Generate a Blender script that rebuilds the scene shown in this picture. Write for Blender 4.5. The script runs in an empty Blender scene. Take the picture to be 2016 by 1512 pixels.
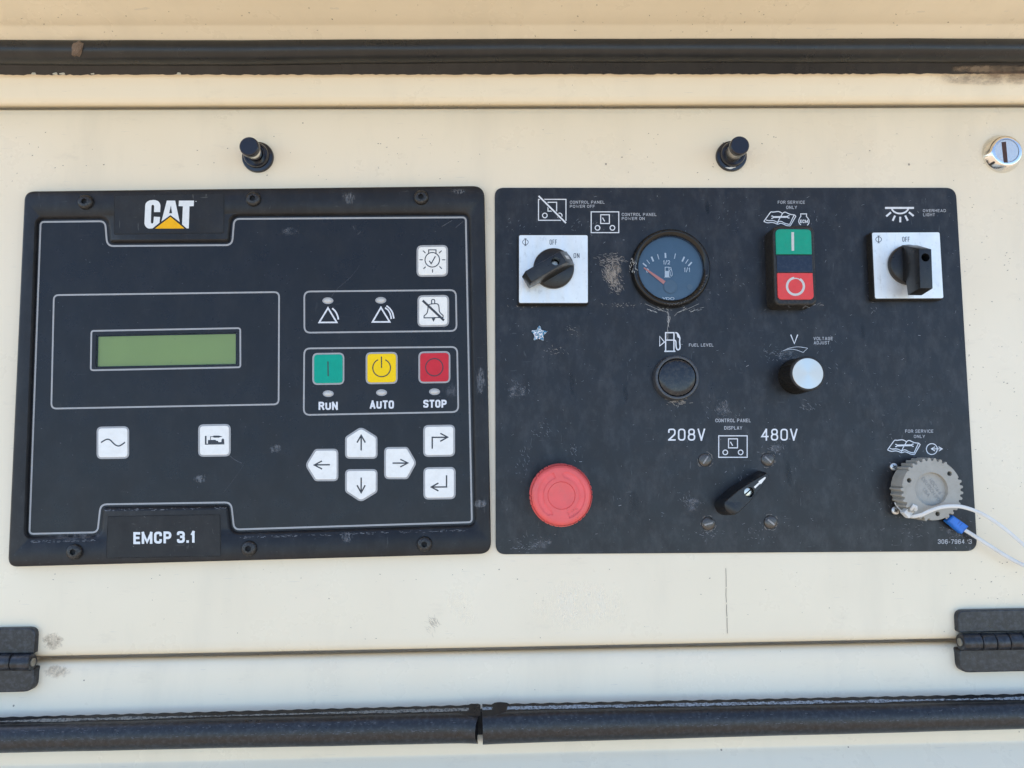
import bpy, bmesh, math, random
from mathutils import Vector, Matrix
from mathutils.geometry import tessellate_polygon

# ------------------------------------------------------------------ frame of reference
# The door panel is a plane.  Panel space is in millimetres: x right, y up along the panel,
# z out of the panel.  Its origin is the point of the panel straight in front of the lens.
SC = bpy.context.scene
COL = SC.collection
TILT = math.radians(16)                       # the panel leans back a little
st, ct = math.sin(TILT), math.cos(TILT)
W = Matrix(((1, 0, 0, 0), (0, st, -ct, 0), (0, ct, st, 1.25), (0, 0, 0, 1)))
D = 515.0                                     # camera to panel, mm
FPX = 1514.0                                  # focal length in photo pixels (2016 wide)
ax, ay, az = 0.08753694, -0.01839843, -0.01361386
R3 = (Matrix.Rotation(az, 3, 'Z') @ Matrix.Rotation(ay, 3, 'Y') @ Matrix.Rotation(ax, 3, 'X'))

# ------------------------------------------------------------------ camera
cam = bpy.data.cameras.new('camera')
cam.sensor_width = 36.0
cam.lens = FPX / 2016 * 36.0
cam.clip_start, cam.clip_end = 0.01, 2000
camo = bpy.data.objects.new('camera', cam)
COL.objects.link(camo)
camo.matrix_world = W @ Matrix.Translation((0, 0, D * .001)) @ R3.to_4x4()
SC.camera = camo

# ------------------------------------------------------------------ world, sun, exposure
SUN_EL, SUN_AZ = math.radians(52), math.radians(-38)   # azimuth from +Y (behind the panel), + to the right
world = bpy.data.worlds.new('World')
SC.world = world
world.use_nodes = True
wn = world.node_tree
sky = wn.nodes.new('ShaderNodeTexSky')
sky.sky_type = 'NISHITA'
sky.sun_disc = False
sky.sun_elevation = SUN_EL
sky.sun_rotation = SUN_AZ
sky.air_density, sky.dust_density, sky.ozone_density = 1.0, 1.1, 1.2
bgn = wn.nodes['Background']
bgn.inputs['Strength'].default_value = 0.15
wn.links.new(sky.outputs[0], bgn.inputs[0])
sl = bpy.data.lights.new('sun', 'SUN')
sl.energy, sl.angle, sl.color = 3.0, math.radians(0.55), (1.0, 0.93, 0.82)
so = bpy.data.objects.new('sun', sl)
COL.objects.link(so)
sdir = Vector((math.sin(SUN_AZ) * math.cos(SUN_EL), math.cos(SUN_AZ) * math.cos(SUN_EL), math.sin(SUN_EL)))
so.rotation_euler = sdir.to_track_quat('Z', 'Y').to_euler()
vs = SC.view_settings
vs.view_transform, vs.look, vs.gamma, vs.use_curve_mapping = 'Standard', 'None', 1.0, False
vs.exposure = 1.56
SC.cycles.max_bounces = 8
SC.cycles.use_denoising = True

# ------------------------------------------------------------------ helpers: space
rng = random.Random(7)


def L(px, py, z=0.0):
    """photo measurement (2016 x 1512) of a point lying z mm off the panel -> panel space (mm)"""
    d = R3 @ Vector((px - 1008.0, 756.0 - py, -FPX))
    k = (D - z) / -d.z
    return Vector((d.x * k, d.y * k, z))


def Z(ox, oy, s):
    return lambda x, y: (ox + x / s, oy + y / s)


def zl(f, pts):
    return [f(*p) for p in pts]


# ------------------------------------------------------------------ helpers: 2-D outlines (photo px)
def fillet(pts, r, closed=True, n=5):
    out, m = [], len(pts)
    rr = r if isinstance(r, (list, tuple)) else [r] * m
    for i, p in enumerate(pts):
        p = Vector(p)
        if not closed and i in (0, m - 1):
            out.append(p)
            continue
        a, b = Vector(pts[i - 1]), Vector(pts[(i + 1) % m])
        u, v = a - p, b - p
        lu, lv = u.length, v.length
        if lu < 1e-6 or lv < 1e-6 or rr[i] <= 0:
            out.append(p)
            continue
        u, v = u / lu, v / lv
        dot = max(-.9999, min(.9999, u.dot(v)))
        ang = math.acos(dot)
        t = min(rr[i] / math.tan(ang / 2), lu * .49, lv * .49)
        p0, p1 = p + u * t, p + v * t
        for k in range(n + 1):
            s = k / n
            out.append((p0 * (1 - s) + p * s) * (1 - s) + (p * (1 - s) + p1 * s) * s)
    return [tuple(q) for q in out]


def circ(cx, cy, r, n=40, ry=None, a0=0, a1=2 * math.pi):
    ry = r if ry is None else ry
    full = abs(a1 - a0 - 2 * math.pi) < 1e-6
    m = n if full else n + 1
    return [(cx + r * math.cos(a0 + (a1 - a0) * i / n), cy + ry * math.sin(a0 + (a1 - a0) * i / n)) for i in range(m)]


def smooth(pts, n=6):
    """Catmull-Rom through the points"""
    out = []
    m = len(pts)
    for i in range(m - 1):
        p0, p1, p2, p3 = [Vector(pts[max(0, min(m - 1, j))]) for j in (i - 1, i, i + 1, i + 2)]
        for k in range(n):
            t = k / n
            out.append(tuple(.5 * ((2 * p1) + (p2 - p0) * t + (2 * p0 - 5 * p1 + 4 * p2 - p3) * t * t + (3 * p1 - p0 - 3 * p2 + p3) * t ** 3)))
    out.append(tuple(pts[-1]))
    return out


def offset(pts, d):
    """offset a closed outline outwards by d (any orientation)"""
    m = len(pts)
    area = sum(pts[i][0] * pts[(i + 1) % m][1] - pts[(i + 1) % m][0] * pts[i][1] for i in range(m))
    sg = 1 if area > 0 else -1
    out = []
    for i in range(m):
        a, p, b = Vector(pts[i - 1][:2]), Vector(pts[i][:2]), Vector(pts[(i + 1) % m][:2])
        e1, e2 = (p - a), (b - p)
        if e1.length < 1e-7 or e2.length < 1e-7:
            e1 = e2 = (b - a)
        n1, n2 = Vector((e1.y, -e1.x)).normalized(), Vector((e2.y, -e2.x)).normalized()
        nn = (n1 + n2)
        nn = nn / max(.35, nn.dot(n1)) if nn.length > 1e-6 else n1
        out.append(tuple(p + nn * d * sg))
    return out


# ------------------------------------------------------------------ helpers: meshes
class MB:
    """collects faces in panel space (mm); build() makes one mesh object"""

    def __init__(self):
        self.v, self.f, self.uv = [], [], {}

    def add(self, pts, faces):
        o = len(self.v)
        self.v += [Vector(p) for p in pts]
        self.f += [tuple(o + i for i in f) for f in faces]

    def loft(self, loops, cap0=False, cap1=True, closed=True):
        n, pts, fs = len(loops[0]), [], []
        for lp in loops:
            pts += list(lp)
        for j in range(len(loops) - 1):
            for i in range(n if closed else n - 1):
                k = (i + 1) % n
                fs.append((j * n + i, j * n + k, (j + 1) * n + k, (j + 1) * n + i))
        self.add(pts, fs)
        if cap1:
            self.flat(loops[-1])
        if cap0:
            self.flat(loops[0], flip=True)
        return self

    def flat(self, loop, holes=(), flip=False):
        polys = [[Vector(p) for p in loop]] + [[Vector(p) for p in h] for h in holes]
        allp = [p for q in polys for p in q]
        tri = tessellate_polygon([[Vector((p.x, p.y, 0)) for p in q] for q in polys])
        fs = []
        for a, b, c in tri:
            A, B, Cc = allp[a], allp[b], allp[c]
            cr = (B - A).cross(Cc - A).z
            up = cr > 0
            fs.append((a, b, c) if up != flip else (a, c, b))
        self.add(allp, fs)
        return self

    def prism(self, px, z0, z1, ch=0.0, px_z=None, walls=True):
        """outline in photo px (measured at its top face) -> solid from z0 to z1 with a chamfer of ch mm"""
        top = [L(x, y, z1) for x, y in px]
        if px_z is not None:
            top = [Vector((q.x, q.y, z1)) for q in (L(x, y, px_z) for x, y in px)]
        return self.solid([(p.x, p.y) for p in top], z0, z1, ch)

    def solid(self, xy, z0, z1, ch=0.0, taper=0.0, cap0=False):
        """outline in panel mm"""
        loops = [[Vector((x, y, z0)) for x, y in (offset(xy, taper) if taper else xy)]]
        if ch > 0:
            loops.append([Vector((x, y, z1 - ch)) for x, y in xy])
            loops.append([Vector((x, y, z1 - ch * .3)) for x, y in offset(xy, -ch * .3)])
            loops.append([Vector((x, y, z1)) for x, y in offset(xy, -ch)])
        else:
            loops.append([Vector((x, y, z1)) for x, y in xy])
        return self.loft(loops, cap0=cap0)

    def ink(self, px, z, holes=()):
        self.flat([L(x, y, z) for x, y in px], [[L(x, y, z) for x, y in h] for h in holes])
        return self

    def stroke(self, px, w, z, closed=False):
        P = [Vector(p) for p in px]
        m = len(P)
        l, r = [], []
        for i in range(m):
            if closed:
                a, b = P[i - 1], P[(i + 1) % m]
            else:
                a, b = P[max(0, i - 1)], P[min(m - 1, i + 1)]
            p = P[i]
            d1 = (p - a) if (p - a).length > 1e-6 else (b - p)
            d2 = (b - p) if (b - p).length > 1e-6 else d1
            n1, n2 = Vector((-d1.y, d1.x)).normalized(), Vector((-d2.y, d2.x)).normalized()
            nn = n1 + n2
            nn = nn / max(.5, nn.dot(n1)) if nn.length > 1e-5 else n1
            l.append(p + nn * w / 2)
            r.append(p - nn * w / 2)
        pts = [L(q.x, q.y, z) for q in l] + [L(q.x, q.y, z) for q in r]
        fs = []
        for i in range(m if closed else m - 1):
            k = (i + 1) % m
            f = (i, k, m + k, m + i)
            A, B, Cc = pts[f[0]], pts[f[1]], pts[f[2]]
            if (B - A).cross(Cc - A).z < 0:
                f = f[::-1]
            fs.append(f)
        self.add(pts, fs)
        return self

    def lathe(self, c, prof, n=48, cap1=True, cap0=False, wob=None):
        loops = []
        for r, z in prof:
            loops.append([Vector((c[0] + r * (wob(2 * math.pi * i / n) if wob else 1) * math.cos(2 * math.pi * i / n),
                                  c[1] + r * (wob(2 * math.pi * i / n) if wob else 1) * math.sin(2 * math.pi * i / n), z)) for i in range(n)])
        return self.loft(loops, cap0=cap0, cap1=cap1)

    def tube(self, path, r, n=10, flat=1.0, cap=True):
        """round (or flattened) tube along 3-D points in panel mm"""
        P = [Vector(p) for p in path]
        loops, m = [], len(P)
        for i, p in enumerate(P):
            t = (P[min(m - 1, i + 1)] - P[max(0, i - 1)]).normalized()
            s = t.cross(Vector((0, 0, 1)))
            s = s.normalized() if s.length > 1e-4 else Vector((1, 0, 0))
            u = s.cross(t).normalized()
            loops.append([p + s * r * math.cos(a) + u * r * flat * math.sin(a) for a in (2 * math.pi * k / n for k in range(n))])
        self.loft(loops, cap0=False, cap1=False)
        if cap:
            o = len(self.v)
            self.v += loops[0] + loops[-1]
            self.f += [tuple(o + i for i in range(n))[::-1], tuple(o + n + i for i in range(n))]
        return self

    def build(self, name, mat, parent=None, loc=None, bevel=0.0, sharp=35, fixn=False, seg=2):
        base = Vector((0, 0, 0))
        if parent is not None:
            base = Vector(parent['_loc'])
        elif loc is not None:
            base = Vector(loc)
        me = bpy.data.meshes.new(name)
        me.from_pydata([tuple((p - base) * .001) for p in self.v], [], self.f)
        bm = bmesh.new()
        bm.from_mesh(me)
        bmesh.ops.remove_doubles(bm, verts=bm.verts, dist=2e-6)
        if fixn:
            bmesh.ops.recalc_face_normals(bm, faces=bm.faces)
        if bevel > 0:
            bmesh.ops.dissolve_limit(bm, angle_limit=math.radians(1), verts=bm.verts, edges=bm.edges)
            es = [e for e in bm.edges if len(e.link_faces) == 2 and e.calc_face_angle(0) > math.radians(28)]
            bmesh.ops.bevel(bm, geom=es, offset=bevel * .001, segments=seg, profile=.6, affect='EDGES', clamp_overlap=True)
        bm.to_mesh(me)
        bm.free()
        for p in me.polygons:
            p.use_smooth = True
        me.set_sharp_from_angle(angle=math.radians(sharp))
        me.materials.append(mat)
        o = bpy.data.objects.new(name, me)
        COL.objects.link(o)
        if parent is not None:
            o.parent = parent
        else:
            o.matrix_world = W @ Matrix.Translation(base * .001)
            o['_loc'] = tuple(base)
        return o


def tag(o, label, cat, group=None, kind=None):
    if label:
        o['label'] = label
    if cat:
        o['category'] = cat
    if group:
        o['group'] = group
    if kind:
        o['kind'] = kind
    return o


def thing(name, loc, label, cat, group=None):
    o = bpy.data.objects.new(name, None)
    o.empty_display_size = .01
    COL.objects.link(o)
    o.matrix_world = W @ Matrix.Translation(Vector(loc) * .001)
    o['_loc'] = tuple(loc)
    return tag(o, label, cat, group)


def sub(o, parent):
    """let the mesh part `parent` (child of a thing) carry sub-parts"""
    o['_loc'] = tuple(parent['_loc'])
    return o


def part_of(part, thing_):
    part['_loc'] = tuple(thing_['_loc'])
    return part


def cut(o, cutters):
    """boolean holes, applied"""
    for c in cutters:
        m = o.modifiers.new('cut', 'BOOLEAN')
        m.operation, m.object, m.solver = 'DIFFERENCE', c, 'EXACT'
    dg = bpy.context.evaluated_depsgraph_get()
    me = bpy.data.meshes.new_from_object(o.evaluated_get(dg))
    o.modifiers.clear()
    old = o.data
    o.data = me
    me.name = old.name
    bpy.data.meshes.remove(old)
    for p in me.polygons:
        p.use_smooth = True
    me.set_sharp_from_angle(angle=math.radians(35))
    for c in cutters:
        d = c.data
        bpy.data.objects.remove(c)
        bpy.data.meshes.remove(d)


# ------------------------------------------------------------------ helpers: lettering
def lettering(mb, s, x0, x1, yt, yb, z, bold=0.0, yt1=None, yb1=None):
    """text fitted into the measured box (photo px); yt1/yb1 are the heights at the right end"""
    yt1 = yt if yt1 is None else yt1
    yb1 = yb if yb1 is None else yb1
    cu = bpy.data.curves.new('t', 'FONT')
    cu.body, cu.size, cu.resolution_u, cu.offset = s, 1.0, 3, bold
    o = bpy.data.objects.new('t', cu)
    COL.objects.link(o)
    dg = bpy.context.evaluated_depsgraph_get()
    dg.update()
    me = bpy.data.meshes.new_from_object(o.evaluated_get(dg))
    vs_ = [v.co.copy() for v in me.vertices]
    fs = [tuple(p.vertices) for p in me.polygons]
    bpy.data.objects.remove(o)
    bpy.data.curves.remove(cu)
    bpy.data.meshes.remove(me)
    a0, a1 = min(v.x for v in vs_), max(v.x for v in vs_)
    b0, b1 = min(v.y for v in vs_), max(v.y for v in vs_)
    pts = []
    for v in vs_:
        u, w = (v.x - a0) / (a1 - a0), (v.y - b0) / (b1 - b0)
        x = x0 + (x1 - x0) * u
        bot, top = yb + (yb1 - yb) * u, yt + (yt1 - yt) * u
        pts.append(L(x, bot + (top - bot) * w, z))
    out = []
    for f in fs:
        A, B, Cc = pts[f[0]], pts[f[1]], pts[f[2]]
        out.append(f if (B - A).cross(Cc - A).z >= 0 else f[::-1])
    mb.add(pts, out)
    return mb


GLY = {
    'O': [('c', [(0, 0), (1, 0), (1, 1), (0, 1)])], 'U': [('o', [(0, 1), (0, 0), (1, 0), (1, 1)])],
    'C': [('o', [(1, .66), (1, 1), (0, 1), (0, 0), (1, 0), (1, .34)])],
    'S': [('o', [(1, .76), (1, 1), (0, 1), (0, .56), (1, .46), (1, 0), (0, 0), (0, .25)])],
    '3': [('o', [(0, .72), (0, 1), (1, 1), (1, .53), (.35, .53)]), ('o', [(.55, .53), (1, .5), (1, 0), (0, 0), (0, .28)])],
    'M': [('s', [(0, 0), (0, 1)]), ('s', [(0, 1), (.5, .08), (1, 1)]), ('s', [(1, 1), (1, 0)])],
    'N': [('s', [(0, 0), (0, 1)]), ('s', [(0, 1), (1, 0)]), ('s', [(1, 0), (1, 1)])],
    'R': [('s', [(0, 0), (0, 1)]), ('o', [(0, 1), (1, 1), (1, .5), (0, .5)]), ('s', [(.6, .5), (1, 0)])],
    'P': [('s', [(0, 0), (0, 1)]), ('o', [(0, 1), (1, 1), (1, .45), (0, .45)])],
    'A': [('s', [(0, 0), (.5, 1)]), ('s', [(.5, 1), (1, 0)]), ('s', [(.22, .26), (.78, .26)])],
    'T': [('s', [(0, 1), (1, 1)]), ('s', [(.5, 1), (.5, 0)])],
    'E': [('s', [(0, 0), (0, 1)]), ('s', [(0, 1), (1, 1)]), ('s', [(0, .52), (.85, .52)]), ('s', [(0, 0), (1, 0)])],
    'F': [('s', [(0, 0), (0, 1)]), ('s', [(0, 1), (1, 1)]), ('s', [(0, .52), (.85, .52)])],
    '1': [('s', [(.25, .80), (.7, 1)]), ('s', [(.7, 1), (.7, 0)])],
    '2': [('o', [(0, .68), (0, 1), (1, 1), (1, .55), (0, 0)]), ('s', [(0, 0), (1, 0)])],
    '/': [('s', [(0, -.05), (1, 1.05)])], 'V': [('s', [(0, 1), (.5, 0)]), ('s', [(.5, 0), (1, 1)])],
    'L': [('s', [(0, 1), (0, 0), (1, 0)])], 'I': [('s', [(.5, 0), (.5, 1)])], 'H': [('s', [(0, 0), (0, 1)]), ('s', [(1, 0), (1, 1)]), ('s', [(0, .52), (1, .52)])],
    'W': [('s', [(0, 1), (.26, 0), (.5, .75), (.74, 0), (1, 1)])], 'Y': [('s', [(0, 1), (.5, .42), (1, 1)]), ('s', [(.5, .42), (.5, 0)])],
    'D': [('s', [(0, 0), (0, 1)]), ('o', [(0, 1), (1, 1), (1, 0), (0, 0)])], 'J': [('o', [(1, 1), (1, 0), (0, 0), (0, .32)])],
    'G': [('o', [(1, .70), (1, 1), (0, 1), (0, 0), (1, 0), (1, .46)]), ('s', [(.55, .46), (1, .46)])],
    '0': [('c', [(0, 0), (1, 0), (1, 1), (0, 1)])], '8': [('c', [(.06, .53), (.94, .53), (.94, 1), (.06, 1)]), ('c', [(0, 0), (1, 0), (1, .53), (0, .53)])],
    '4': [('s', [(.75, 0), (.75, 1)]), ('s', [(.72, 1), (0, .32), (1, .32)])], '7': [('s', [(0, 1), (1, 1), (.35, 0)])],
    '6': [('c', [(0, 0), (1, 0), (1, .6), (0, .6)]), ('o', [(.95, .8), (.95, 1), (0, 1), (0, .35)])], '9': [('c', [(0, .4), (1, .4), (1, 1), (0, 1)]), ('o', [(.05, .2), (.05, 0), (1, 0), (1, .65)])],
    '-': [('s', [(.1, .38), (.9, .38)])],
    '.': [('s', [(.4, 0), (.6, 0)])], ' ': [],
}
GWID = {'I': .26, 'W': 1.45, 'L': .86, 'J': .85, '-': .6, 'M': 1.35, '1': .62, '.': .30, ' ': .30, '/': .7, 'E': .86, 'F': .84, 'T': .92, 'A': 1.06}


def block_letters(mb, s, x0, x1, yt, yb, z, w, yt1=None, yb1=None, gap=.28):
    """condensed sign-writer's capitals drawn with strokes of width w (photo px)"""
    yt1 = yt if yt1 is None else yt1
    yb1 = yb if yb1 is None else yb1
    tot = sum(GWID.get(c, 1) for c in s) + gap * (len(s) - 1)
    unit = (x1 - x0) / tot
    cx, zz = x0, z
    for c in s:
        gw = GWID.get(c, 1) * unit
        k = ((cx + gw / 2) - x0) / (x1 - x0)
        b, t = yb + (yb1 - yb) * k - w / 2, yt + (yt1 - yt) * k + w / 2
        xa, xb = cx + w / 2, cx + gw - w / 2
        for kind, pts in GLY[c]:
            q = [(xa + (xb - xa) * x, b + (t - b) * y) for x, y in pts]
            if kind == 's':
                # butt the stroke ends out to the edge of the letter
                e = [Vector(p) for p in q]
                u = (e[0] - e[1]).normalized() * w / 2
                v = (e[-1] - e[-2]).normalized() * w / 2
                q = [tuple(e[0] + u)] + [tuple(p) for p in e[1:-1]] + [tuple(e[-1] + v)]
                mb.stroke(q, w, zz)
            else:
                q = fillet(q, (xb - xa) * .46, closed=(kind == 'c'), n=5)
                mb.stroke(q, w, zz, closed=(kind == 'c'))
            zz += .012
        cx += gw + gap * unit
    return mb


# ------------------------------------------------------------------ helpers: materials
def new_mat(name):
    m = bpy.data.materials.new(name)
    m.use_nodes = True
    nt = m.node_tree
    return m, nt, nt.nodes['Principled BSDF']


def N(nt, t, **kw):
    n = nt.nodes.new(t)
    for k, v in kw.items():
        if k in n.inputs:
            n.inputs[k].default_value = v
        else:
            setattr(n, k, v)
    return n


def ramp(nt, src, stops, interp='LINEAR'):
    r = nt.nodes.new('ShaderNodeValToRGB')
    r.color_ramp.interpolation = interp
    el = r.color_ramp.elements
    while len(el) < len(stops):
        el.new(.5)
    for e, (p, c) in zip(el, stops):
        e.position = p
        e.color = (c, c, c, 1) if not isinstance(c, tuple) else (*c, 1)
    nt.links.new(src, r.inputs[0])
    return r.outputs[0]


def mixc(nt, fac, a, b):
    m = nt.nodes.new('ShaderNodeMix')
    m.data_type = 'RGBA'
    for i, s in ((0, fac), (6, a), (7, b)):
        if hasattr(s, 'links'):
            nt.links.new(s, m.inputs[i])
        elif isinstance(s, tuple):
            m.inputs[i].default_value = (*s, 1)
        else:
            m.inputs[i].default_value = s
    return m.outputs[2]


def mathn(nt, op, a, b=0.0):
    m = nt.nodes.new('ShaderNodeMath')
    m.operation = op
    m.use_clamp = True
    for i, s in ((0, a), (1, b)):
        if hasattr(s, 'links'):
            nt.links.new(s, m.inputs[i])
        else:
            m.inputs[i].default_value = s
    return m.outputs[0]


def noise(nt, scale, detail=4, rough=.55, stretch=(1, 1, 1), shift=0.0, dist=0.0):
    tc = nt.nodes.new('ShaderNodeTexCoord')
    mp = nt.nodes.new('ShaderNodeMapping')
    mp.inputs['Scale'].default_value = stretch
    mp.inputs['Location'].default_value = (shift, shift * .7, shift * 1.3)
    nt.links.new(tc.outputs['Object'], mp.inputs[0])
    n = N(nt, 'ShaderNodeTexNoise', Scale=scale, Detail=detail, Roughness=rough, Distortion=dist)
    nt.links.new(mp.outputs[0], n.inputs['Vector'])
    return n.outputs[0]


def bump(nt, bs, h, strength=.2, dist=.0003):
    b = N(nt, 'ShaderNodeBump', Strength=strength, Distance=dist)
    nt.links.new(h, b.inputs['Height'])
    nt.links.new(b.outputs[0], bs.inputs['Normal'])


def plain(name, col, rough=.45, metal=0.0, spec=.5, dirt=None, dirt_amt=.25, var=.06, bumpy=0.0, coat=0.0, nscale=180):
    """a plain material with a little tone variation, dirt and roughness break-up"""
    m, nt, bs = new_mat(name)
    bs.inputs['Metallic'].default_value = metal
    bs.inputs['Specular IOR Level'].default_value = spec
    bs.inputs['Coat Weight'].default_value = coat
    n1 = noise(nt, nscale, 5, .6, shift=rng.uniform(0, 9))
    lo = tuple(c * (1 - var) for c in col)
    hi = tuple(min(1, c * (1 + var)) for c in col)
    c = ramp(nt, n1, [(.3, lo), (.7, hi)])
    if dirt is not None:
        n2 = noise(nt, nscale * 2.3, 6, .68, shift=rng.uniform(0, 9))
        f = ramp(nt, n2, [(.46, 0.0), (.74, 1.0)])
        c = mixc(nt, mathn(nt, 'MULTIPLY', f, dirt_amt), c, dirt)
    nt.links.new(c, bs.inputs['Base Color'])
    r = ramp(nt, noise(nt, nscale * 1.4, 4, .6, shift=rng.uniform(0, 9)), [(.3, rough * .82), (.7, min(1, rough * 1.2))])
    nt.links.new(r, bs.inputs['Roughness'])
    if bumpy:
        bump(nt, bs, noise(nt, nscale * 8, 3, .6), bumpy)
    return m


def cream_paint(name, seed, rust=0.0):
    m, nt, bs = new_mat(name)
    base = (.80, .735, .60)
    c = ramp(nt, noise(nt, 5, 4, .6, shift=seed), [(.3, (.795, .69, .51)), (.7, (.835, .733, .555))])
    # rain streaks and grime films
    f = ramp(nt, noise(nt, 9, 6, .65, stretch=(2.2, .5, 1), shift=seed + 3), [(.52, 0.0), (.8, .42)])
    c = mixc(nt, f, c, (.62, .55, .42))
    f = ramp(nt, noise(nt, 30, 6, .7, stretch=(1, 2.5, 1), shift=seed + 8), [(.60, 0.0), (.78, .30)])
    c = mixc(nt, f, c, (.50, .43, .33))
    # dark specks
    v = N(nt, 'ShaderNodeTexVoronoi', Scale=85.0)
    tc = nt.nodes.new('ShaderNodeTexCoord')
    nt.links.new(tc.outputs['Object'], v.inputs['Vector'])
    n = noise(nt, 60, 3, .5, shift=seed + 1)
    thr = ramp(nt, n, [(.48, 0.0), (.78, .105)])
    sp = mathn(nt, 'LESS_THAN', v.outputs['Distance'], thr)
    c = mixc(nt, mathn(nt, 'MULTIPLY', sp, .75), c, (.16, .12, .085))
    # fine scratches
    s1 = ramp(nt, noise(nt, 70, 2, .5, stretch=(1, 14, 1), shift=seed + 5), [(.715, 0.0), (.73, .35)])
    c = mixc(nt, s1, c, (.55, .50, .42))
    if rust:
        f = ramp(nt, noise(nt, 60, 6, .7, stretch=(1, 2, 1), shift=seed + 9), [(.55, 0.0), (.75, rust)])
        c = mixc(nt, f, c, (.30, .20, .12))
    nt.links.new(c, bs.inputs['Base Color'])
    r = ramp(nt, noise(nt, 22, 5, .65, shift=seed + 2), [(.3, .22), (.72, .42)])
    nt.links.new(r, bs.inputs['Roughness'])
    bs.inputs['Specular IOR Level'].default_value = .5
    bump(nt, bs, noise(nt, 330, 3, .55), .045, .0004)
    return m


def worn_black(name, base, seed, cloud=.5, speck=1.0, rough=.42, dust=(.30, .285, .265), tex=.06, spec=.5):
    """dark plate: dust clouds, drip marks, pale flecks and hairline scratches"""
    m, nt, bs = new_mat(name)
    lo = tuple(x * .82 for x in base)
    c = ramp(nt, noise(nt, 40, 5, .62, shift=seed), [(.3, lo), (.72, tuple(x * 1.25 for x in base))])
    f = ramp(nt, noise(nt, 60, 8, .74, stretch=(1.5, .8, 1), shift=seed + 2), [(.47, 0.0), (.80, cloud * .24)])
    c = mixc(nt, f, c, dust)
    f = ramp(nt, noise(nt, 75, 4, .6, stretch=(1.8, .55, 1), shift=seed + 4), [(.61, 0.0), (.70, .55)])
    c = mixc(nt, mathn(nt, 'MULTIPLY', f, cloud), c, tuple(x * .35 for x in base))
    f = ramp(nt, noise(nt, 420, 4, .7, shift=seed + 6), [(.665, 0.0), (.75, .55 * speck)])
    c = mixc(nt, f, c, dust)
    for k, (sx, sy) in enumerate(((3, 26), (22, 4))):
        f = ramp(nt, noise(nt, 26, 2, .5, stretch=(sx, sy, 1), shift=seed + 11 + k, dist=.4), [(.728, 0.0), (.75, .30 * speck)])
        c = mixc(nt, f, c, dust)
    nt.links.new(c, bs.inputs['Base Color'])
    r = ramp(nt, noise(nt, 60, 6, .7, shift=seed + 3), [(.3, rough * .8), (.75, rough * 1.35)])
    nt.links.new(r, bs.inputs['Roughness'])
    bs.inputs['Specular IOR Level'].default_value = spec
    if tex:
        bump(nt, bs, noise(nt, 2600, 2, .5), tex)
    return m


def brushed(name, seed):
    m, nt, bs = new_mat(name)
    bs.inputs['Metallic'].default_value = .65
    c = ramp(nt, noise(nt, 60, 5, .65, shift=seed), [(.3, (.78, .765, .72)), (.7, (.90, .88, .83))])
    f = ramp(nt, noise(nt, 170, 6, .7, stretch=(2.0, 1, 1), shift=seed + 2), [(.56, 0.0), (.74, .42)])
    c = mixc(nt, f, c, (.40, .36, .31))
    nt.links.new(c, bs.inputs['Base Color'])
    st_ = noise(nt, 500, 3, .6, stretch=(1, .03, 1), shift=seed)
    r = ramp(nt, st_, [(.3, .36), (.7, .56)])
    nt.links.new(r, bs.inputs['Roughness'])
    bump(nt, bs, st_, .10, .0001)
    return m


def glass(name, ior=1.5, rough=.03, tint=(1, 1, 1)):
    m, nt, bs = new_mat(name)
    nt.nodes.remove(bs)
    tr = N(nt, 'ShaderNodeBsdfTransparent')
    tr.inputs[0].default_value = (*tint, 1)
    gl = N(nt, 'ShaderNodeBsdfGlossy')
    gl.inputs['Roughness'].default_value = rough
    fr = N(nt, 'ShaderNodeFresnel', IOR=ior)
    mx = nt.nodes.new('ShaderNodeMixShader')
    nt.links.new(fr.outputs[0], mx.inputs[0])
    nt.links.new(tr.outputs[0], mx.inputs[1])
    nt.links.new(gl.outputs[0], mx.inputs[2])
    nt.links.new(mx.outputs[0], nt.nodes['Material Output'].inputs[0])
    return m


def stain_or_sheen(name, col, lo, hi, scale, seed, stretch=(1, 1, 1), amt=1.0, rough=.7):
    """a film of dirt or painted light: colour where a noise field inside a soft-edged patch is high, nothing elsewhere"""
    m, nt, bs = new_mat(name)
    bs.inputs['Base Color'].default_value = (*col, 1)
    bs.inputs['Roughness'].default_value = rough
    uv = nt.nodes.new('ShaderNodeTexCoord')
    mp = nt.nodes.new('ShaderNodeVectorMath')
    mp.operation = 'DISTANCE'
    mp.inputs[1].default_value = (.5, .5, 0)
    nt.links.new(uv.outputs['UV'], mp.inputs[0])
    edge = ramp(nt, mp.outputs['Value'], [(.12, 1.0), (.49, 0.0)], 'EASE')
    f = noise(nt, scale, 7, .68, stretch=stretch, shift=seed)
    f = mathn(nt, 'MULTIPLY', f, mathn(nt, 'ADD', mathn(nt, 'MULTIPLY', edge, .62), .40))
    f = ramp(nt, f, [(lo, 0.0), (hi, amt)])
    f = mathn(nt, 'MULTIPLY', f, ramp(nt, edge, [(0.0, 0.0), (.25, 1.0)]))
    tr = N(nt, 'ShaderNodeBsdfTransparent')
    mx = nt.nodes.new('ShaderNodeMixShader')
    nt.links.new(f, mx.inputs[0])
    nt.links.new(tr.outputs[0], mx.inputs[1])
    nt.links.new(bs.outputs[0], mx.inputs[2])
    nt.links.new(mx.outputs[0], nt.nodes['Material Output'].inputs[0])
    return m


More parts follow.
